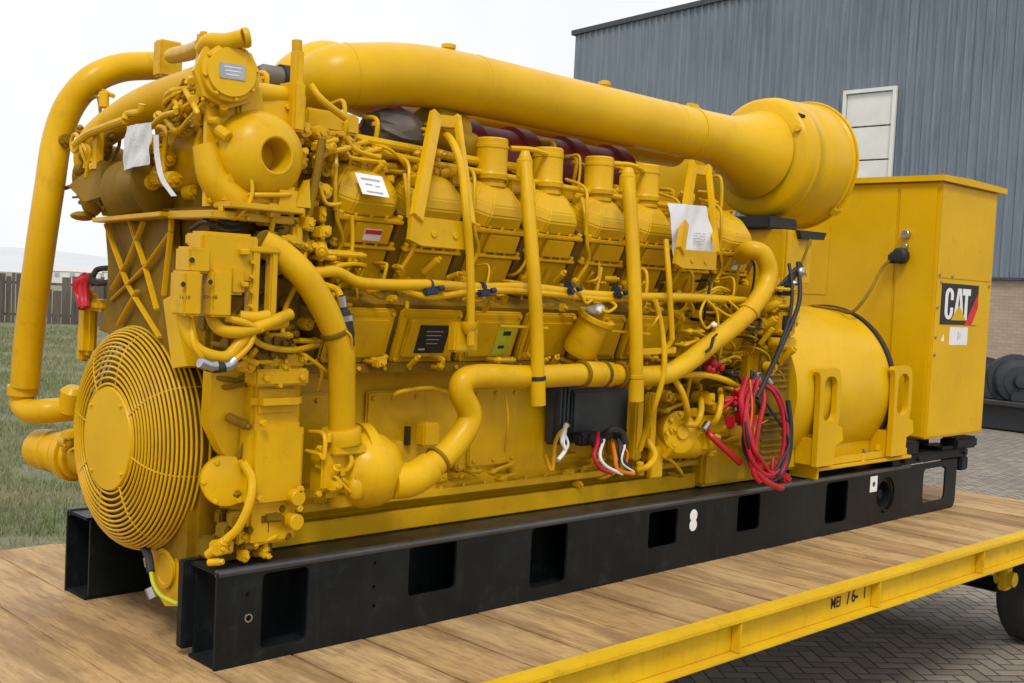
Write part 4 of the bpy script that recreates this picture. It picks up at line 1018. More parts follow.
for q_ in ((211,104), (287,107), (284,200), (210,200), (209,150)):
    b.bolt(V((0.124, 0.1, 1.833)) * 0 + V({(211,104): (-0.035, 0.1, 1.972), (287,107): (0.27, 0.1, 2.006), (284,200): (0.273, 0.1, 1.669), (210,200): (-0.026, 0.1, 1.643), (209,150): (-0.036, 0.1, 1.814)}[q_]), VY, .011, .012)
b.obox((0.297, 0.22, 1.979), AX, (0, 1, 0), AZ, .20, .12, .20, .01).obox((0.113, 0.16, 1.985), AX, (0, 1, 0), AZ, .10, .16, .16, .01)
ap = obj('aftercooler_cover', b, 'yellow2', G)
_, u_, w_ = frame(pn); ru = V((.97, -.22, 0)).normalized(); rz_ = ru.cross(-pn).normalized() * -1
if rz_.z < 0: rz_ = -rz_
obj('data_plate', B().obox(pl + pn * .007, ru, rz_, pn, .088, .052, .003, 0), 'label_grey', ap, smooth=False)
b = B()
for k in range(3): b.obox(pl + pn * .0092 + rz_ * (.014 - .013 * k), ru, rz_, pn, .06 - .008 * k, .003, .001, 0)
obj('plate_print', b, 'label_white', ap, smooth=False)
b = B().obox((0.24, 0.966, 2.265), AX, (0, 1, 0), AZ, .10, .07, .15, .008).tube([(0.2, 0.854, 2.262), (0.15, 0.611, 2.241), (0.1, 0.419, 2.232)], .032, 16).obox((0.1, 0.418, 2.225), AX, (0, 1, 0), AZ, .04, .05, .12, .012)
b.tube([(-0.045, 0.15, 2.161), (-0.047, 0.1, 2.182), (-0.014, 0.05, 2.182), (0.025, 0, 2.197)], .030, 16).lathe((0.021, 0, 2.196), (.9, -.3, .25), [(0, .033), (.01, .036), (.02, .033), (.02, .022), (.0, .02), (0, .001)], 16)
b.box(.0, .1, .1, .2, 2.16, 2.2, .01)
obj('vent_fitting', b, 'yellow', G)
b = B().tube([(0.111, 0.12, 2.038), (0.176, 0.12, 2.044), (0.307, 0.14, 2.051)], .036, 18).obox((0.3, 0.12, 2.009), AX, (0, 1, 0), AZ, .05, .12, .18, .008).obox((0.345, 0.16, 2.077), AX, (0, 1, 0), AZ, .03, .05, .30, .004).cyl((0.435, 0.3, 2.218), (0.431, 0.3, 2.302), .02).obox((0.192, 0.05, 1.91), AX, (0, 1, 0), AZ, .09, .05, .04, .01)
b.tube([(0.365, 0.1, 2.101), (0.407, 0.08, 2.05), (0.528, 0.1, 2.002)], .014, 10).obox((0.53, 0.2, 1.994), AX, (0, 1, 0), AZ, .25, .05, .08, .01)
obj('air_line', b, 'yellow', G)
obj('solenoid', B().lathe((0.283, 0.3, 2.144), (1, 0, 0), [(-.02, .03), (0, .042), (.1, .044), (.11, .05), (.13, .05)], 20), 'alu', G)
obj('solenoid_cap', B().lathe((0.358, 0.3, 2.145), (1, 0, 0), [(0, .052), (.04, .054), (.045, .04), (.045, .001)], 20), 'rubber', G)
# small hydraulic clutter between the turbochargers
b = B(); rr = random.Random(11)
pts_ = [(-0.02, 0.368, 2.04), (-0.03, 0.298, 2.046), (-0.04, 0.205, 2.011), (-0.05, 0.149, 1.971), (-0.05, 0.218, 1.952), (-0.05, 0.304, 1.937), (-0.04, 0.385, 1.966), (-0.05, 0.393, 1.929), (-0.06, 0.268, 1.908), (-0.06, 0.092, 1.913), (-0.05, 0.1, 1.97), (-0.02, 0.238, 2.056)]
for k in range(15):
    a, c, d = (V(rr.choice(pts_)) for _ in range(3))
    j = lambda: V((rr.uniform(-.04, .08), rr.uniform(-.05, .05), rr.uniform(-.03, .03)))
    if (a - c).length > .01: b.tube([a + j(), (a + c) / 2 + j(), c + j(), d + j()], rr.choice((.006, .008, .011)), 8, 5)
for k in range(14):
    p = V(rr.choice(pts_)) + V((rr.uniform(-.02, .1), rr.uniform(-.03, .03), rr.uniform(-.03, .03))); b.cyl(p, p + V((rr.uniform(-.03, .03), -.04, rr.uniform(-.03, .03))), rr.uniform(.012, .024), seg=10)
obj('control_linkage', b, 'yellow', G)
b = B()
b.tube([(-0.12, 1.012, 1.872), (-0.12, 0.894, 1.908), (-0.12, 0.718, 1.927), (-0.12, 0.576, 1.94)], .016, 10).tube([(-0.12, 0.576, 1.94), (-0.11, 0.574, 1.963), (-0.1, 0.498, 1.966), (-0.1, 0.484, 1.994)], .014, 10).tube([(-0.1, 0.415, 1.902), (-0.1, 0.319, 1.938), (-0.1, 0.224, 1.945)], .010, 8)
b.tube([V((-0.12, 1.013, 1.88)) + V((0, .035 * math.cos(k * .4488), .035 * math.sin(k * .4488))) for k in range(14)], .008, 8, 0, True)
for k in range(7): b.tube([(-0.11, 0.971, 1.883), V((-0.11, 0.931, 1.849)) + V((rr.uniform(-.02, .02), rr.uniform(-.04, .04), 0)), V((-0.1, 0.913, 1.791)) + V((0, rr.uniform(-.05, .05), rr.uniform(-.05, .03)))], .009, 8)
b.obox((-0.09, 0.867, 1.848), AX, (0, 1, 0), AZ, .03, .05, .16, .006).cyl((0, 1.031, 2.101), (0, 1.026, 2.037), .02)
obj('oil_line', b, 'yellow', G)

# ---- filter manifold block on the front corner
b = B()
bp = [((-0.05, -0.02, 1.429), .225, .10, .16), ((-0.042, 0, 1.497), .22, .10, .04)]
b.obox((-0.043, -0.02, 1.443), AX, (0, 1, 0), AZ, .20, .10, .17, .012).obox((-0.03, 0, 1.501), AX, (0, 1, 0), AZ, .215, .12, .04, .006)
b.obox((-0.171, -0.065, 1.43), AX, (0, 1, 0), AZ, .078, .10, .085, .008)
b.obox((-0.2, -0.08, 1.321), AX, (0, 1, 0), AZ, .066, .10, .145, .008).obox((-0.101, -0.085, 1.324), AX, (0, 1, 0), AZ, .074, .11, .155, .008)
b.obox((-0.006, -0.04, 1.37), AX, (0, 1, 0), AZ, .06, .074, .10, .01)
for p in ((-0.202, -0.116, 1.429), (-0.239, -0.131, 1.35), (-0.149, -0.141, 1.361)): b.cyl(p, V(p) + V((0, -.002, 0)), .010, seg=10)
fb = obj('fuel_priming_block', b, 'yellow', G)
b = B()
for p in ((-0.203, -0.117, 1.429), (-0.239, -0.131, 1.35), (-0.149, -0.141, 1.361)): b.cyl(p, V(p) + V((-.001, -.004, 0)), .009, seg=10)
b.text('16-10', V((-0.251, -0.131, 1.302)), AX, AZ, .017).text('EM-4B', V((-0.168, -0.141, 1.305)), AX, AZ, .018)
obj('port_mark', b, 'ink', fb, smooth=False)
b = B()
b.obox((0.063, -0.05, 1.352), AX, (0, 1, 0), AZ, .035, .046, .27, .006).obox((0.138, -0.05, 1.362), AX, (0, 1, 0), AZ, .03, .042, .26, .006).obox((0.097, -0.05, 1.478), AX, (0, 1, 0), AZ, .12, .054, .022, .005).obox((0.087, -0.05, 1.246), AX, (0, 1, 0), AZ, .13, .058, .02, .006)
b.cyl((0.013, -0.08, 1.457), (0.012, -0.08, 1.477), .02).cyl((0.011, -0.09, 1.348), (0.011, -0.09, 1.365), .014)
b.tube([(0.008, -0.07, 1.246), (0.055, -0.09, 1.244), (0.106, -0.09, 1.252)], .022, 12)
for k in range(5): b.bolt(V((0.043, -0.076, 1.434)) + V((0, 0, -.05 * k)), VY, .008, .01)
obj('hose_bracket', b, 'yellow', fb)
b = B().tube([(-0.198, -0.06, 1.264), (-0.19, -0.07, 1.199), (-0.163, -0.09, 1.142), (-0.109, -0.1, 1.116), (-0.049, -0.1, 1.115), (-0.002, -0.1, 1.162), (0.066, -0.08, 1.209), (0.201, -0.05, 1.23)], .021, 16)
b.tube([(-0.1, -0.06, 1.267), (-0.095, -0.08, 1.228), (-0.075, -0.1, 1.202), (-0.013, -0.11, 1.197), (0.071, -0.11, 1.218), (0.201, -0.08, 1.26)], .021, 16)
b.tube([(-0.177, -0.07, 1.239), (-0.181, -0.11, 1.153), (-0.145, -0.12, 1.098)], .009, 8).tube([(0.05, -0.1, 1.22), (0.021, -0.12, 1.154), (-0.038, -0.12, 1.1)], .010, 8).tube([(-0.066, -0.1, 1.242), (-0.013, -0.12, 1.231), (0.065, -0.12, 1.205)], .012, 10)
obj('fuel_hose', b, 'yellow', fb)
obj('foil_wrap', B().tube([(-0.168, -0.13, 1.099), (-0.132, -0.13, 1.085), (-0.11, -0.13, 1.085)], .020, 12).tube([(-0.08, -0.13, 1.081), (-0.058, -0.13, 1.087), (-0.04, -0.13, 1.104)], .018, 12), 'steel', fb)
obj('tape', B().tube([(-0.146, -0.13, 1.085), (-0.11, -0.13, 1.078), (-0.073, -0.13, 1.081)], .017, 12), 'rubber', fb)
b = B(); rr = random.Random(21)
for (u0, v0) in ((-0.047, 0, 1.258), (0.031, 0, 1.239), (0.112, 0, 1.184), (0.208, 0.02, 1.154), (0.288, 0.05, 1.196), (0.156, 0.02, 1.119), (0.244, 0.04, 1.102), (0.354, 0.08, 1.139), (0.352, 0.1, 1.447), (0.18, 0.05, 1.535), (0.271, 0.08, 1.523), (0.087, 0.05, 1.547)) and []: pass
for p in ((-0.046, 0, 1.224), (0.034, 0, 1.169), (0.113, 0, 1.163), (0.208, 0.02, 1.14), (0.289, 0.05, 1.175), (0.156, 0.02, 1.104), (0.244, 0.04, 1.095), (0.354, 0.08, 1.128), (0.345, 0.1, 1.424), (0.181, 0.05, 1.525), (0.284, 0.08, 1.517)):
    p = V(p); b.obox(p, (1, rr.uniform(-.3, .3), rr.uniform(-.2, .2)), (0, 1, 0), AZ, rr.uniform(.06, .12), .06, rr.uniform(.04, .09), .01)
    b.bolt(p + V((rr.uniform(-.03, .03), -.035, .01)), VY, .013, .014)
b.cyl((0.173, 0.05, 1.517), (0.129, -0.02, 1.515), .034).cyl((0.266, 0.08, 1.552), (0.24, 0.04, 1.55), .06).cyl((0.235, 0.04, 1.557), (0.229, 0.03, 1.557), .02)
b.tube([(0.401, 0.06, 1.901), (0.361, 0.03, 1.756), (0.326, 0.02, 1.618), (0.312, 0.04, 1.471)], .016, 10)
b.box(.10, .34, .06, .3, 1.12, 1.5, .015)
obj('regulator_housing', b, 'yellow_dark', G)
b = B().tube([(-0.039, 0.12, 1.573), (-0.004, 0.1, 1.593), (0.033, 0.06, 1.564), (0.107, 0.08, 1.58)], .011, 10).tube([(-0.086, 0.12, 1.535), (-0.053, 0.08, 1.564), (0.008, 0.05, 1.538), (0.065, 0.06, 1.545)], .008, 8); obj('black_hose', b, 'rubber', G)

# ---- electronic control module on the block side
b = B().box(1.865, 2.39, .19, .262, .655, .95, .012).box(1.96, 2.375, .165, .1895, .70, .915, .012)
for z_ in (.70, .90):
    for x_ in (1.885, 1.94, 2.382): b.bolt((x_, .189, z_), VY, .010, .008)
for k in range(3): b.box(1.875 + .026 * k, 1.89 + .026 * k, .17, .19, .67, .93, .002)
em = obj('control_module', b, 'ecm', G)
obj('module_plug', B().box(1.96, 2.10, .10, .164, .655, .72, .012).cyl((2.03, .10, .69), (2.03, .05, .67), .03), 'rubber', em)

# ---- starter, oil pump and small plumbing at the rear lower corner
b = B().lathe((2.649, 0.12, 0.634), (1, -.12, -.02), [(-.1, .05), (-.09, .085), (.18, .09), (.19, .07), (.3, .07), (.32, .05)], 28)
b.lathe((2.636, 0.05, 0.696), (-.25, -.95, .1), [(-.06, .10), (0, .108), (.02, .108), (.028, .09), (.028, .04), (.045, .035), (.045, .001)], 32)
for k in range(8): b.bolt(V((2.623, 0.04, 0.697)) + V((.095 * math.cos(k * .785), 0, .095 * math.sin(k * .785))), (-.25, -.95, .1), .012, .014)
b.obox((2.969, 0.08, 0.711), AX, (0, 1, 0), AZ, .30, .12, .12, .03).obox((2.828, 0.05, 0.643), AX, (0, 1, 0), AZ, .12, .10, .14, .03).lathe((3.166, 0.1, 0.672), (1, 0, 0), [(-.08, .06), (.0, .075), (.16, .075), (.18, .05), (.2, .01)], 24)
b.obox((2.466, 0.1, 0.759), AX, (0, 1, 0), AZ, .06, .05, .28, .01).obox((2.384, 0.12, 0.71), AX, (0, 1, 0), AZ, .06, .05, .3, .01)
obj('starter_motor', b, 'yellow', G)
b = B()
for pts in ([(2.47, -0.02, 0.992), (2.519, -0.05, 0.914), (2.568, -0.05, 0.823), (2.631, 0, 0.763)], [(2.633, 0, 0.743), (2.663, -0.04, 0.746), (2.7, -0.04, 0.806), (2.816, 0.05, 0.864)], [(2.981, 0.05, 0.902), (2.896, -0.02, 0.848), (2.855, -0.03, 0.767), (2.865, 0.03, 0.707)], [(2.561, 0, 0.994), (2.729, -0.03, 0.994), (2.907, -0.03, 0.964), (3.053, -0, 0.926)], [(2.396, 0.05, 0.668), (2.395, 0, 0.6), (2.32, -0.02, 0.554), (2.294, 0.02, 0.531)]):
    b.tube(pts, .016, 10)
b.obox((2.525, 0.1, 0.542), AX, (0, 1, 0), AZ, .1, .03, .16, .006).cyl((2.324, 0.03, 0.502), (2.318, 0.03, 0.567), .02)
obj('lube_line', b, 'yellow', G)
b = B(); rr = random.Random(31)
for k in range(22):
    p = V((rr.uniform(2.75, 3.5), rr.uniform(.10, .26), rr.uniform(.85, 1.35)))
    if rr.random() < .5: b.obox(p, (1, rr.uniform(-.3, .3), rr.uniform(-.3, .3)), (0, 1, 0), AZ, rr.uniform(.05, .16), .05, rr.uniform(.04, .12), .01)
    else: b.tube([p, p + V((rr.uniform(-.1, .1), -.06, rr.uniform(-.1, .1))), p + V((rr.uniform(-.2, .2), -.02, rr.uniform(-.15, .15)))], rr.choice((.008, .011, .015)), 8)
b.box(2.6, 3.45, .22, 1.0, .45, 1.35, .02)
obj('rear_accessories', b, 'yellow_dark', G)
b = B().box(3.3, 3.62, .05, 1.22, .60, 1.52, .05).box(3.03, 3.64, .16, 1.10, .356, .62, .02); obj('flywheel_housing', b, 'yellow', G)
b = B().box(3.40, 3.56, -.03, .06, 1.20, 1.34, .012).box(3.44, 3.60, -.02, .06, 1.12, 1.19, .012).box(3.36, 3.43, -.02, .06, 1.34, 1.42, .01); obj('junction_block', b, 'yellow', G)
obj('junction_socket', B().box(3.41, 3.50, -.045, -.031, 1.225, 1.31, .004).box(3.38, 3.5, -.03, .0, 1.42, 1.46, .006), 'rubber', G)

# ---- generator
b = B().lathe((3.66, .50, .85), AX, [(0, .40), (.0, .502), (.04, .515), (1.08, .515), (1.09, .505), (1.13, .495), (1.22, .38)], 72)
b.box(3.62, 4.8, .10, 1.17, .40, .7, .02)
ge = obj('generator_housing', b, 'yellow2', G)
obj('edge_band', B().lathe((4.735, .50, .85), AX, [(0, .512), (0, .530), (.045, .530), (.045, .512)], 72), 'rubber', ge)
b = B()
for z0, n in ((.90, 5), (.66, 4), (.47, 5)):
    for k in range(n): b.box(3.36, 3.60, .018, .036, z0 + .034 * k, z0 + .034 * k + .016, .003)
b.box(3.33, 3.63, .034, .048, .44, 1.10, .004)
for x_, z_ in ((3.40, .83), (3.55, .83), (3.40, .85), (3.58, .64), (3.76, .87), (3.80, .80)): b.bolt((x_, .034 if x_ < 3.65 else .0, z_), VY, .012, .01)
obj('louvre', b, 'yellow_dark', ge)
def lug(x0):
    b = B()
    out = [(-.10, .44), (.02, .44), (.03, .62), (.13, .72), (.10, .80), (.09, .98), (.06, 1.01), (-.13, 1.0), (-.15, .985), (-.10, .80)]
    hole = rect(-.04, .055, .76, .955, .03)
    b.plate([[(-.11, .44), (.08, .44), (.085, .58), (.10, .66), (.12, .74), (.115, .94), (.09, 1.0), (.05, 1.015), (-.13, 1.01), (-.14, .99), (-.12, .96), (-.11, .76)], rect(-.072, .072, .70, .965, .055)], (x0, -.022, 0), AX, AZ, .035)
    b.prism([(x0 + .0, -.022, .50), (x0 + .17, -.06, .58), (x0 + .15, -.06, .66), (x0 + .02, -.03, .70)], (0, .04, 0)).box(x0 - .10, x0 + .07, -.022, .10, .44, .60, .006)
    return obj('lifting_lug', b, 'yellow2', ge)
lug(3.93); lug(4.82)
b = B().box(3.90, 5.05, -.03, .16, .405, .425, .004).box(3.88, 3.90, -.03, .16, .355, .62, .004)
b.plate([[(3.90, .43), (5.02, .43), (5.02, .47), (3.90, .47)]], (0, .012, 0), AX, AZ, .02)
for x_ in (4.02, 4.45, 4.75): b.cyl((x_, .0, .42), (x_, .0, .475), .022, seg=6)
b.prism([(4.70, .02, .47), (4.98, .02, .47), (4.95, .04, .62), (4.80, .04, .66)], (0, .03, 0))
obj('generator_foot', b, 'yellow2', ge)
obj('foot_bolt', B().cyl((4.02, -.012, .476), (4.02, -.012, .50), .014, seg=6).cyl((4.45, -.012, .476), (4.45, -.012, .50), .014, seg=6), 'steel', ge)

# ---- control cabinet
b = B().box(5.28, 6.17, .0, 1.30, .508, 2.235, .008)
cb = obj('control_cabinet', b, 'yellow2', G)
rp = [(5.24, -.035, 2.232), (6.24, -.035, 2.215), (6.24, 1.36, 2.215), (5.24, 1.36, 2.232)]
b = B().prism([(5.24, -.035, 2.237), (5.24, -.035, 2.275), (5.62, -.035, 2.285), (6.25, -.035, 2.275), (6.25, -.035, 2.237)], (0, 1.4, 0)); obj('roof', b, 'yellow2', cb)
b = B().box(5.30, 6.15, -.004, -.0005, 1.60, 2.22, .001).box(5.30, 6.15, -.004, -.0005, .525, 1.585, .001); obj('access_panel', b, 'yellow2', cb)
for x_, z_ in ((5.33, 1.62), (5.36, 1.57), (5.52, 1.615), (5.325, 1.40), (5.325, 1.20), (5.325, 1.08), (6.11, 1.57)): obj('rivet', B().cyl((x_, -.0045, z_), (x_, -.012, z_), .012, seg=12), 'steel', cb)
b = B().box(5.272, 5.2795, .30, 1.28, .52, 2.2, .001).box(5.270, 5.2795, .02, .28, .52, 2.2, .002).box(5.268, 5.2715, .80, 1.2, 1.45, 1.95, .001); obj('front_panel', b, 'yellow2', cb)
# logo plate
zx = .0
px0, px1, pz0, pz1 = 5.375, 5.945, 1.285, 1.565
b = B().box(px0, px1, -.0075, -.0045, pz0, pz1, .001); lg = obj('logo_plate', b, 'label_black', cb, smooth=False)
def onp(poly, d): return B().prism([(x_, -.0077 - d, z_) for x_, z_ in poly], (0, -.001, 0))
obj('logo_red', onp([(px1, pz0 + .23), (px1 + .0005, pz0 + .06), (px1 - .07, pz0), (px1 - .20, pz0)], 0), 'label_red', lg, smooth=False)
obj('logo_edge', onp([(px1 + .0006, pz0), (px1 + .0006, pz0 + .12), (px1 - .085, pz0)], .0012), 'yellow2', lg, smooth=False)
# condensed letters
lx, lz, lh = px0 + .055, pz0 + .035, .215
def arc(cx, cz, rx, rz, a0, a1, n=8): return [(cx + rx * math.cos(math.radians(a0 + (a1 - a0) * k / n)), cz + rz * math.sin(math.radians(a0 + (a1 - a0) * k / n))) for k in range(n + 1)]
w_ = .125; t_ = .042
C_out = [(lx + w_, lz + lh * .62)] + arc(lx + w_ / 2, lz + lh - .05, w_ / 2, .05, 0, 180) + arc(lx + w_ / 2, lz + .05, w_ / 2, .05, 180, 360) + [(lx + w_, lz + lh * .38), (lx + w_ - t_, lz + lh * .38)] + arc(lx + w_ / 2, lz + .055, w_ / 2 - t_, .03, 360, 180, 6) + arc(lx + w_ / 2, lz + lh - .055, w_ / 2 - t_, .03, 180, 0, 6) + [(lx + w_ - t_, lz + lh * .62)]
ax_ = lx + w_ + .012; aw = .155
A_out = [(ax_, lz), (ax_ + .05, lz + lh), (ax_ + aw - .05, lz + lh), (ax_ + aw, lz), (ax_ + aw - .042, lz), (ax_ + aw - .052, lz + .05), (ax_ + .052, lz + .05), (ax_ + .042, lz)]
A_hole = [(ax_ + .060, lz + .085), (ax_ + aw / 2, lz + lh - .03), (ax_ + aw - .060, lz + .085)]
tx = ax_ + aw - .03; T_ = [(tx, lz + lh), (tx + .125, lz + lh), (tx + .125, lz + lh - .045), (tx + .084, lz + lh - .045), (tx + .084, lz), (tx + .042, lz), (tx + .042, lz + lh - .045), (tx, lz + lh - .045)]
b = B()
b.plate([C_out], (0, -.0076, 0), AX, AZ, .0012).plate([A_out, A_hole], (0, -.0076, 0), AX, AZ, .0014).plate([T_], (0, -.0076, 0), AX, AZ, .0016)
obj('logo_letters', b, 'label_white', lg, smooth=False)
obj('logo_triangle', onp([(ax_ - .04, lz - .004), (ax_ + aw / 2, lz + .10), (ax_ + aw + .04, lz - .004)], .002), 'yellow2', lg, smooth=False)
obj('paper_notice', B().box(5.535, 5.815, -.0055, -.0045, 1.145, 1.268, 0), 'label_white', cb, smooth=False)
obj('notice_print', B().box(5.66, 5.67, -.0062, -.0056, 1.18, 1.24, 0).box(5.69, 5.70, -.0062, -.0056, 1.19, 1.23, 0), 'faint_ink', cb, smooth=False)
obj('small_sticker', B().prism([(5.41, -.0045, 1.17), (5.46, -.0045, 1.17), (5.445, -.0045, 1.22)], (0, -.001, 0)), 'label_white', cb, smooth=False)
obj('cable_plug', B().lathe((5.265, .232, 1.735), (-1, 0, 0), [(0, .05), (.02, .055), (.06, .055), (.08, .04), (.085, .01)], 20).obox((5.22, .245, 1.72), AX, (0, 1, 0), AZ, .06, .13, .075, .015), 'rubber', cb)
obj('gland', B().cyl((5.269, .215, 1.88), (5.235, .215, 1.88), .03), 'steel', cb); obj('gland', B().cyl((5.269, .215, 1.80), (5.24, .215, 1.80), .02), 'steel', cb)
small_tube('sense_cable', [(5.21, .30, 1.70), (4.952, 0.22, 1.626), (4.764, 0.2, 1.463), (4.611, 0.22, 1.342), (4.619, 0.34, 1.355), (4.492, 0.44, 1.367)], .011, 'yellow_dark', cb)

# ---- loose black cables at the junction
b = B().tube([(3.554, -0.02, 1.612), (3.527, -0.06, 1.456), (3.46, -0.09, 1.345), (3.316, -0.1, 1.152), (3.167, -0.12, 0.993), (3.061, -0.13, 0.875)], .0125, 12)
b.tube([(3.495, 0, 1.598), (3.459, -0.05, 1.481), (3.409, -0.08, 1.316), (3.295, -0.09, 1.124), (3.18, -0.1, 0.975)], .010, 12)
b.tube([(3.411, 0.02, 1.449), (3.474, 0, 1.508), (3.547, -0.02, 1.578), (3.516, 0, 1.498)], .012, 12)
obj('black_cable', b, 'rubber', G)
obj('cable_lug', B().ball((3.558, -0.04, 1.557), .03, .025, .03, 12).ball((3.515, -0.02, 1.493), .025, .03, .02, 12), 'steel', G); obj('cable_lug', B().cyl((3.167, -0.05, 1.003), (3.174, -0.05, 0.939), .025).cyl((3.206, -0.07, 0.983), (3.253, -0.08, 0.94), .02), 'steel', G)

# ---- small hardware, region by region
COUNT = {}
REST = {}
KIND = {'b': 'casting_boss', 'c': 'threaded_plug', 't': 'sense_line', 'p': 'pipe_union', 'f': 'flange_cap'}
def scatter(name, mat, seed, n, box, out=(0, -1, 0), big=1., kinds='bctpf', parent=None):
    """castings, bosses, unions, clips and short lines fixed to the machine inside a box"""
    rr = random.Random(seed); out = V(out)
    (x0, x1), (y0, y1), (z0, z1) = box
    for k in range(n):
        b = B()
        p = V((rr.uniform(x0, x1), rr.uniform(y0, y1), rr.uniform(z0, z1))); t = rr.choice(kinds)
        if t == 'b':
            b.obox(p, (1, rr.uniform(-.25, .25), rr.uniform(-.25, .25)), (0, 1, 0), AZ, rr.uniform(.025, .085) * big, .07 * big, rr.uniform(.02, .065) * big, .006)
            b.bolt(p + out * .034 * big, out, .009, .010)
        elif t == 'c':
            q = p + V((rr.uniform(-.03, .03), rr.uniform(-.05, -.02), rr.uniform(-.02, .05))) * big
            b.cyl(p - (q - p) * .8, q, rr.uniform(.012, .024) * big, seg=12).bolt(q, q - p, rr.uniform(.010, .016) * big, .014)
        elif t == 't':
            d = rr.choice((V((1, 0, .1)), V((.2, 0, 1)), V((.8, 0, -.5)))) * rr.uniform(.10, .26) * big
            sag = V((rr.uniform(-.03, .03), -.02, rr.uniform(-.05, .03)))
            b.tube([p - out * .09, p, p + d * .5 + sag, p + d, p + d - out * .09], rr.choice((.005, .007, .009)), 8, 5)
        elif t == 'p':
            d = rr.choice((V((1, 0, 0)), V((0, 0, 1)), V((1, 0, .3)))); L_ = rr.uniform(.06, .18) * big
            b.tube([p - out * .06, p, p + d * L_ * .3, p + d * L_ + out * .01, p + d * L_ * 1.15 - out * .08], .010, 8, 5); b.cyl(p, p + d * .02, .017, seg=6); b.cyl(p + d * L_ * .85, p + d * L_ * .97, .016, seg=6)
        else:
            b.lathe(p, out, [(-.05, .03 * big), (0, .03 * big), (.008, .028 * big), (.009, .012), (.02, .012), (.021, .001)], 14)
            for s_ in (-1, 1): b.bolt(p + V((.02 * s_ * big, 0, .01 * s_)), out, .006, .016)
        nm = 'loose_lead' if mat == 'rubber' else KIND[t]
        COUNT[nm] = COUNT.get(nm, 0) + 1
        if COUNT[nm] <= 98: obj(nm, b, mat, parent or G)
        else:
            me = bpy.data.meshes.new('rest'); bmesh.ops.recalc_face_normals(b.bm, faces=b.bm.faces); b.bm.to_mesh(me); b.bm.free()
            REST.setdefault((nm, mat), B()).bm.from_mesh(me); bpy.data.meshes.remove(me)
scatter('turbo_hardware', 'yellow', 101, 30, ((.06, .34), (.14, .34), (1.96, 2.04)), big=.8, kinds='bcpf')
scatter('pump_fittings', 'yellow', 130, 12, ((-.10, .02), (1.0, 1.06), (.58, .76)), big=.9, kinds='bcf')
scatter('turbo_hardware', 'yellow', 102, 18, ((-.06, .06), (.30, .62), (1.66, 1.98)))
scatter('turbo_hardware', 'yellow_dark', 103, 22, ((-.06, .04), (.95, 1.25), (1.66, 1.98)))
scatter('turbo_hardware', 'yellow', 104, 12, ((.0, .36), (.0, .10), (1.58, 1.68)), big=.8)
scatter('turbo_hardware', 'yellow', 105, 16, ((.28, .44), (.06, .16), (1.60, 1.95)))
scatter('upper_front_hardware', 'yellow', 106, 34, ((.16, .44), (.02, .10), (1.40, 1.60)))
scatter('upper_front_hardware', 'yellow_dark', 107, 30, ((-.0, .42), (.0, .10), (1.08, 1.32)))
scatter('upper_front_hardware', 'yellow', 108, 16, ((.0, .36), (-.03, .04), (1.06, 1.24)), big=.8)
scatter('front_hardware', 'yellow', 109, 12, ((.0, .24), (.04, .10), (.37, .47)), big=.8, kinds='bcp')
scatter('front_hardware', 'yellow', 110, 8, ((.12, .33), (.0, .02), (.99, 1.12)), big=.6, kinds='bc')
scatter('front_hardware', 'yellow_dark', 111, 6, ((.03, .13), (.05, .12), (.50, 1.05)))
scatter('valley_hardware', 'yellow', 112, 60, ((.50, 1.15), (.18, .34), (1.80, 1.95)))
scatter('valley_hardware', 'yellow', 113, 70, ((1.1, 3.2), (.27, .42), (1.76, 1.92)), kinds='bctpp')
scatter('head_hardware', 'yellow', 114, 40, ((.50, 3.2), (.14, .24), (1.36, 1.46)), big=.7, kinds='bctc')
scatter('harness_fixings', 'yellow', 115, 34, ((.45, 3.3), (.03, .10), (1.30, 1.37)), big=.6, kinds='bctc')
scatter('ledge_fixings', 'yellow', 116, 26, ((.45, 3.3), (.08, .14), (1.04, 1.10)), big=.6, kinds='bcp')
scatter('pump_hardware', 'yellow', 117, 18, ((.38, .62), (-.06, .02), (.62, .76)), big=.7, kinds='bcft')
scatter('sump_hardware', 'yellow', 118, 26, ((.9, 3.0), (.20, .27), (.45, .60)), big=.8, kinds='bcpt')
scatter('rear_hardware', 'yellow', 119, 60, ((2.5, 3.35), (.02, .16), (.55, .98)), kinds='bctfp')
scatter('rear_hardware', 'yellow', 120, 56, ((2.6, 3.45), (.02, .18), (1.02, 1.42)), kinds='bctpt')
scatter('junction_hardware', 'yellow', 121, 26, ((3.30, 3.52), (-.04, .05), (1.0, 1.46)), kinds='bcpf')
scatter('dark_wires', 'rubber', 122, 12, ((2.6, 3.5), (.0, .08), (.8, 1.40)), kinds='t')
scatter('dark_wires', 'rubber', 123, 8, ((.05, .35), (.05, .10), (1.40, 1.60)), kinds='t')
for (nm, mat), b in REST.items(): obj('small_' + nm + 's', b, mat, G, kind='stuff')
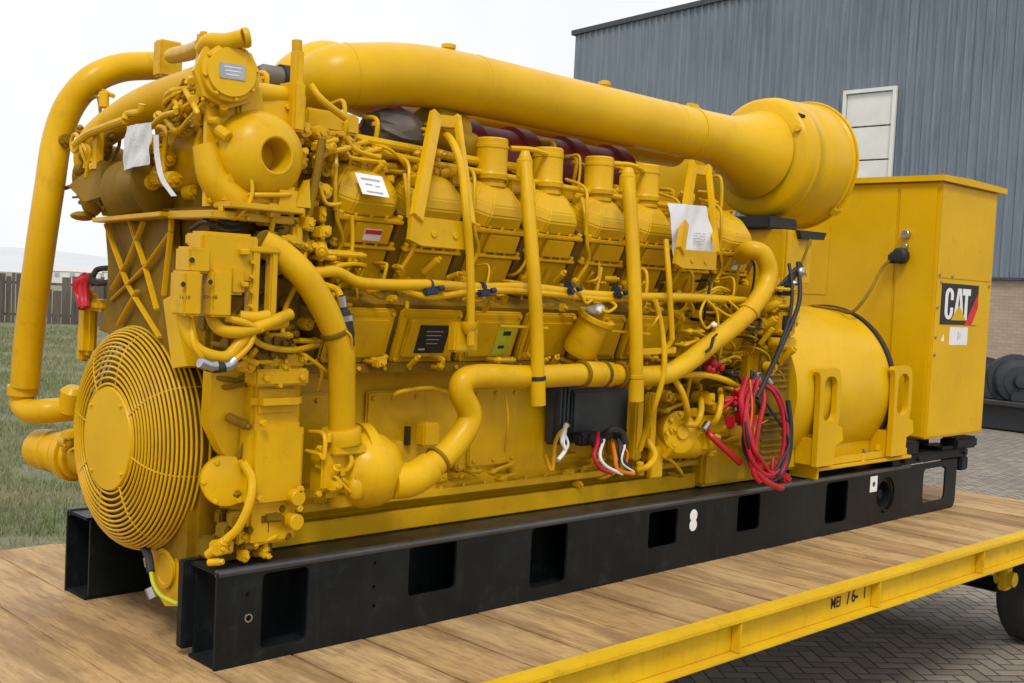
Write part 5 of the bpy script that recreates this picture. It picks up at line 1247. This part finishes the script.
# long lines running over the castings
b = B()
b.tube([(0.543, 0.05, 1.636), (0.55, 0.05, 1.503), (0.508, 0.03, 1.407), (0.424, 0, 1.312)], .008, 8)
b.tube([(0.316, 0.06, 1.654), (0.335, 0.04, 1.528), (0.302, 0.02, 1.399), (0.244, 0.02, 1.27), (0.224, 0, 1.145)], .010, 8)
b.tube([(0.055, -0.04, 1.2), (0.117, -0.04, 1.148), (0.248, -0.03, 1.129), (0.392, 0.02, 1.144)], .011, 8)
b.tube([(0.409, 0.06, 1.085), (0.422, 0.03, 1.042), (0.428, 0.06, 0.972)], .008, 8)
obj('lube_line', b, 'yellow', G)
obj('dipstick_tube', B().tube([(0.909, 0.22, 0.901), (0.917, 0.18, 0.938), (1.078, 0.18, 0.95), (1.18, 0.2, 0.928)], .010, 8), 'yellow', G); obj('drain_box', B().obox((1.095, 0.2, 0.751), AX, (0, 1, 0), AZ, .09, .06, .10, .008), 'yellow', G); obj('drain_box', B().obox((0.921, 0.2, 0.673), AX, (0, 1, 0), AZ, .05, .05, .12, .006), 'yellow', G)
b = B().tube([(1.539, 0.2, 0.918), (1.527, 0.16, 0.796), (1.538, 0.18, 0.647)], .006, 8)
obj('dipstick_tube', b, 'yellow', G); b = B(); b.tube([(1.779, 0.16, 0.62), (1.789, 0.12, 0.555), (1.827, 0.14, 0.69), (1.926, 0.16, 0.753)], .010, 8)
obj('dipstick_tube', b, 'yellow', G)
obj('dark_slot', B().box(1.02, 1.04, .246, .27, .70, .78, .002), 'dark', G)  # solid dark piece, the slot's shade is its colour
# cable from the sheet hook under the cleaner down to the generator
small_tube('stay_wire', [(3.796, 0.06, 1.75), (3.712, 0.03, 1.676), (3.609, 0, 1.592)], .008, 'yellow_dark')
obj('stay_sleeve', B().bar((3.586, -0.02, 1.602), (3.448, -0.02, 1.463), .035, .02, VY), 'rubber', G)
# ================================================================== LOOSE THINGS ON THE SET
def loose(name, label, cat, loc): return thing(name, label, cat, loc)
ck = loose('cable_coil', 'coil of red and black battery cables hanging beside the starter', 'cables', (3.211, -0.08, 0.42))
rr = random.Random(2)
def loop(off, yo): return [(3.136, -0.08, 0.964), (3.063, -0.1, 0.835), (3.052, -0.12, 0.652), (3.113, -0.12, 0.515), (3.225, -0.12, 0.442), (3.359, -0.12, 0.469), (3.394, -0.12, 0.605), (3.387, -0.1, 0.768), (3.321, -0.09, 0.884), (3.249, -0.07, 0.939)]
def shifted(pts, dx, dy, dz): return [V(p) + V((dx, dy, dz)) for p in pts]
LP_ = loop(0, 0)
obj('red_cable', B().tube(shifted(LP_, 0, 0, 0), .0135, 10), 'red', ck)
obj('black_cable', B().tube(shifted(LP_, .025, .03, .005), .014, 10), 'rubber', ck)
obj('red_cable', B().tube([(3.053, -0.06, 0.974), (2.96, -0.1, 0.865), (2.994, -0.12, 0.682), (3.031, -0.13, 0.538), (3.122, -0.15, 0.449), (3.251, -0.15, 0.395), (3.321, -0.15, 0.378)], .0165, 10), 'red', ck)
obj('red_cable', B().tube([(3.171, -0.07, 0.951), (3.127, -0.13, 0.862), (3.066, -0.14, 0.68), (3.048, -0.14, 0.496), (3.105, -0.15, 0.429)], .013, 10), 'red', ck)
obj('red_cable', B().tube([(2.816, 0, 0.697), (2.816, -0.04, 0.666), (2.88, -0.08, 0.605), (3.014, -0.08, 0.527)], .017, 10), 'red', ck)
obj('red_cable', B().tube([(3.082, -0.08, 0.944), (2.986, -0.12, 0.855), (2.953, -0.14, 0.713), (3.008, -0.15, 0.564), (3.148, -0.15, 0.469), (3.303, -0.13, 0.475), (3.368, -0.12, 0.568)], .0125, 10), 'red', ck)
obj('red_cable', B().tube([(3.195, -0.08, 0.941), (3.25, -0.11, 0.894), (3.324, -0.12, 0.789), (3.344, -0.13, 0.636), (3.301, -0.13, 0.497), (3.157, -0.14, 0.44)], .011, 10), 'red', ck)
jit = random.Random(44)
for k in range(6):
    pts_c = [V(p) + V((jit.uniform(-.05, .05), jit.uniform(-.03, .03), jit.uniform(-.05, .05))) for p in ((3.132, -0.07, 0.963), (3, -0.11, 0.854), (2.998, -0.13, 0.678), (3.074, -0.14, 0.516), (3.22, -0.13, 0.438), (3.344, -0.12, 0.514), (3.37, -0.11, 0.687), (3.304, -0.09, 0.863), (3.231, -0.07, 0.928))]
    cut = jit.choice((6, 8, 9)); obj('red_cable' if k % 3 else 'black_cable', B().tube(pts_c[:cut], jit.choice((.008, .010, .012)), 8), 'red' if k % 3 else 'rubber', ck)
for k in range(5):
    q = V((3.027, -0.04, 0.792)) + V((jit.uniform(-.12, .10), jit.uniform(-.03, .03), jit.uniform(-.10, .10)))
    obj('red_cable', B().tube([q, q + V((jit.uniform(-.05, .05), -.03, jit.uniform(-.05, .05))), q + V((jit.uniform(-.10, .10), -.02, jit.uniform(-.08, .04)))], .011, 8), 'red', ck)
obj('orange_cable', B().tube([(3.046, -0.09, 0.967), (3.021, -0.13, 0.813), (3.003, -0.13, 0.63), (3.044, -0.13, 0.495)], .006, 8), 'orange', ck)
obj('black_cable', B().tube([(3.44, -0.08, 0.846), (3.441, -0.11, 0.683), (3.413, -0.12, 0.52), (3.324, -0.12, 0.428), (3.272, -0.1, 0.473)], .014, 10), 'rubber', ck)
obj('cable_boot', B().obox((3.028, -0.06, 0.768), AX, (0, 1, 0), AZ, .07, .05, .09, .015).obox((2.945, -0.05, 0.744), AX, (0, 1, .4), AZ, .06, .04, .06, .012), 'red', ck); obj('cable_boot', B().obox((3.388, -0.13, 0.424), (1, 0, -.5), (0, 1, 0), (.5, 0, 1), .07, .04, .05, .012), 'red', ck)
b = B()
for k in range(9): b.ball(V((2.827, 0, 1.031)) + V((rr.uniform(-.09, .09), rr.uniform(-.04, .03), rr.uniform(-.04, .04))), rr.uniform(.015, .03), None, None, 10)
obj('cable_boot', b, 'red', ck)
obj('cable_eye', B().cyl((2.793, -0.02, 0.743), (2.739, -0.03, 0.71), .018).cyl((3.022, -0.02, 0.854), (2.994, -0.05, 0.795), .016), 'steel', ck)
wb = loose('wire_bundle', 'short bundle of red, white and orange wires hanging from the black control module', 'wires', (2.124, 0.02, 0.505))
for mat, pts, r in (('red', [(2.052, 0.08, 0.718), (1.981, 0.02, 0.673), (1.941, -0, 0.627), (1.977, -0.01, 0.569), (2.053, -0.02, 0.541)], .014), ('white', [(2.087, 0.07, 0.684), (1.983, 0, 0.628), (2.007, -0.02, 0.578), (2.127, -0.02, 0.53)], .011), ('rubber', [(2.177, 0.08, 0.716), (2.148, 0.02, 0.663), (2.137, 0, 0.604), (2.197, -0.01, 0.543)], .018), ('orange', [(2.158, 0.08, 0.678), (2.091, 0, 0.621), (2.096, -0.02, 0.552), (2.216, -0.02, 0.523)], .014), ('rubber', [(2.094, 0.09, 0.7), (2.107, 0.04, 0.735), (2.17, 0.03, 0.718), (2.185, 0.02, 0.66)], .024), ('white', [(2.161, 0, 0.665), (2.122, -0.02, 0.588), (2.215, -0.02, 0.533)], .007), ('orange', [(2.144, 0.03, 0.676), (2.179, 0, 0.63), (2.165, -0.01, 0.564)], .009)):
    obj({'red': 'red_wire', 'white': 'white_wire', 'rubber': 'black_wire', 'orange': 'orange_wire'}[mat], B().tube(pts, r * .72, 8), mat, wb)
wt = tag(obj('loose_wire', B().tube([(1.847, 0.1, 0.769), (1.782, 0.06, 0.703), (1.784, 0.04, 0.659), (1.73, 0.03, 0.619)], .010, 8).tube([(1.825, 0.09, 0.734), (1.814, 0.05, 0.679), (1.753, 0.04, 0.625)], .006, 8).tube([(1.838, 0.09, 0.743), (1.775, 0.04, 0.688), (1.781, 0.03, 0.652)], .005, 8), 'white'), 'short white wire end dangling at the left edge of the black control module', 'wire')
rb = loose('sensor_cables', 'red capped cable bundle hanging on the far side bracket by the curved pipe', 'cables', (0, 1.158, 1.231))
for k in range(5):
    dy = .017 * (k - 2); q = rr.uniform(-.02, .02); obj('red_cable', B().tube([V((0, 1.137, 1.34)) + V((0, dy, q)), V((0, 1.183, 1.305)) + V((-.01 * (k % 3), dy * 1.3, q)), V((0, 1.17, 1.26)) + V((-.012 * (k % 2), dy, 0)), V((0, 1.137, 1.207)) + V((-.01, dy * .8, q))], .0135, 10), 'red', rb)
obj('black_cable', B().tube([(0, 1.087, 1.317), (0, 1.071, 1.363), (0.02, 1.07, 1.384), (0.04, 0.993, 1.391)], .012, 8).tube([(0, 1.09, 1.358), (0, 1.049, 1.326), (0.03, 0.985, 1.333)], .012, 8), 'rubber', rb)
# paper and plastic sheets
def sheet_from(c4, seed, amp, n=14):
    c4 = [V(p) for p in c4]; nrm = (c4[1] - c4[0]).cross(c4[3] - c4[0]).normalized()
    def f(u, v):
        p = c4[0].lerp(c4[1], u).lerp(c4[3].lerp(c4[2], u), v)
        return p + nrm * amp * (math.sin(u * 9 + seed) * .5 + math.sin(v * 7 + u * 5 + seed) * .6 + .4 * math.sin(u * 21 + v * 13 + seed))
    return B().grid(f, n, n)
tag(obj('plastic_sheet', sheet_from([(-0.13, 0.553, 1.915), (-0.13, 0.34, 1.914), (-0.13, 0.345, 1.766), (-0.13, 0.566, 1.754)], 1, .006), 'plastic', recalc=False), 'crumpled clear white plastic sheet hanging at the far turbocharger inlet', 'plastic sheet')
tag(obj('plastic_strip', sheet_from([(-0.14, 0.317, 1.873), (-0.14, 0.257, 1.862), (-0.16, 0.087, 1.644), (-0.16, 0.174, 1.66)], 3, .008).bm and B().grid((lambda pts: (lambda u, v: (lambda a, s: a + V((0, s * .02, 0)))(spline(pts, 6)[int(round(v * 18))], u * 2 - 1)))([(-0.14, 0.287, 1.864), (-0.14, 0.274, 1.794), (-0.15, 0.212, 1.71), (-0.16, 0.101, 1.644)]), 3, 18), 'plastic', recalc=False), 'narrow white plastic strip draped beside the turbocharger barrel', 'plastic strip')
pd = obj('paper_sheet', sheet_from([(2.371, -0.02, 1.838), (2.67, -0.02, 1.849), (2.777, -0.02, 1.624), (2.433, -0.02, 1.584)], 2, .006), 'paper', recalc=False)
tag(pd, 'wrinkled white document sheet tucked behind the rear duct bracket', 'paper')
b = B(); rr = random.Random(8)
for k in range(5):
    for j in range(7):
        if rr.random() < .75:
            p = V((2.57, -0.032, 1.682)) + V((.014 * j, 0, .013 * k)); b.box(p.x, p.x + .010, p.y, p.y + .001, p.z - .03, p.z - .026, 0)
obj('document_print', b, 'faint_ink', pd, smooth=False)
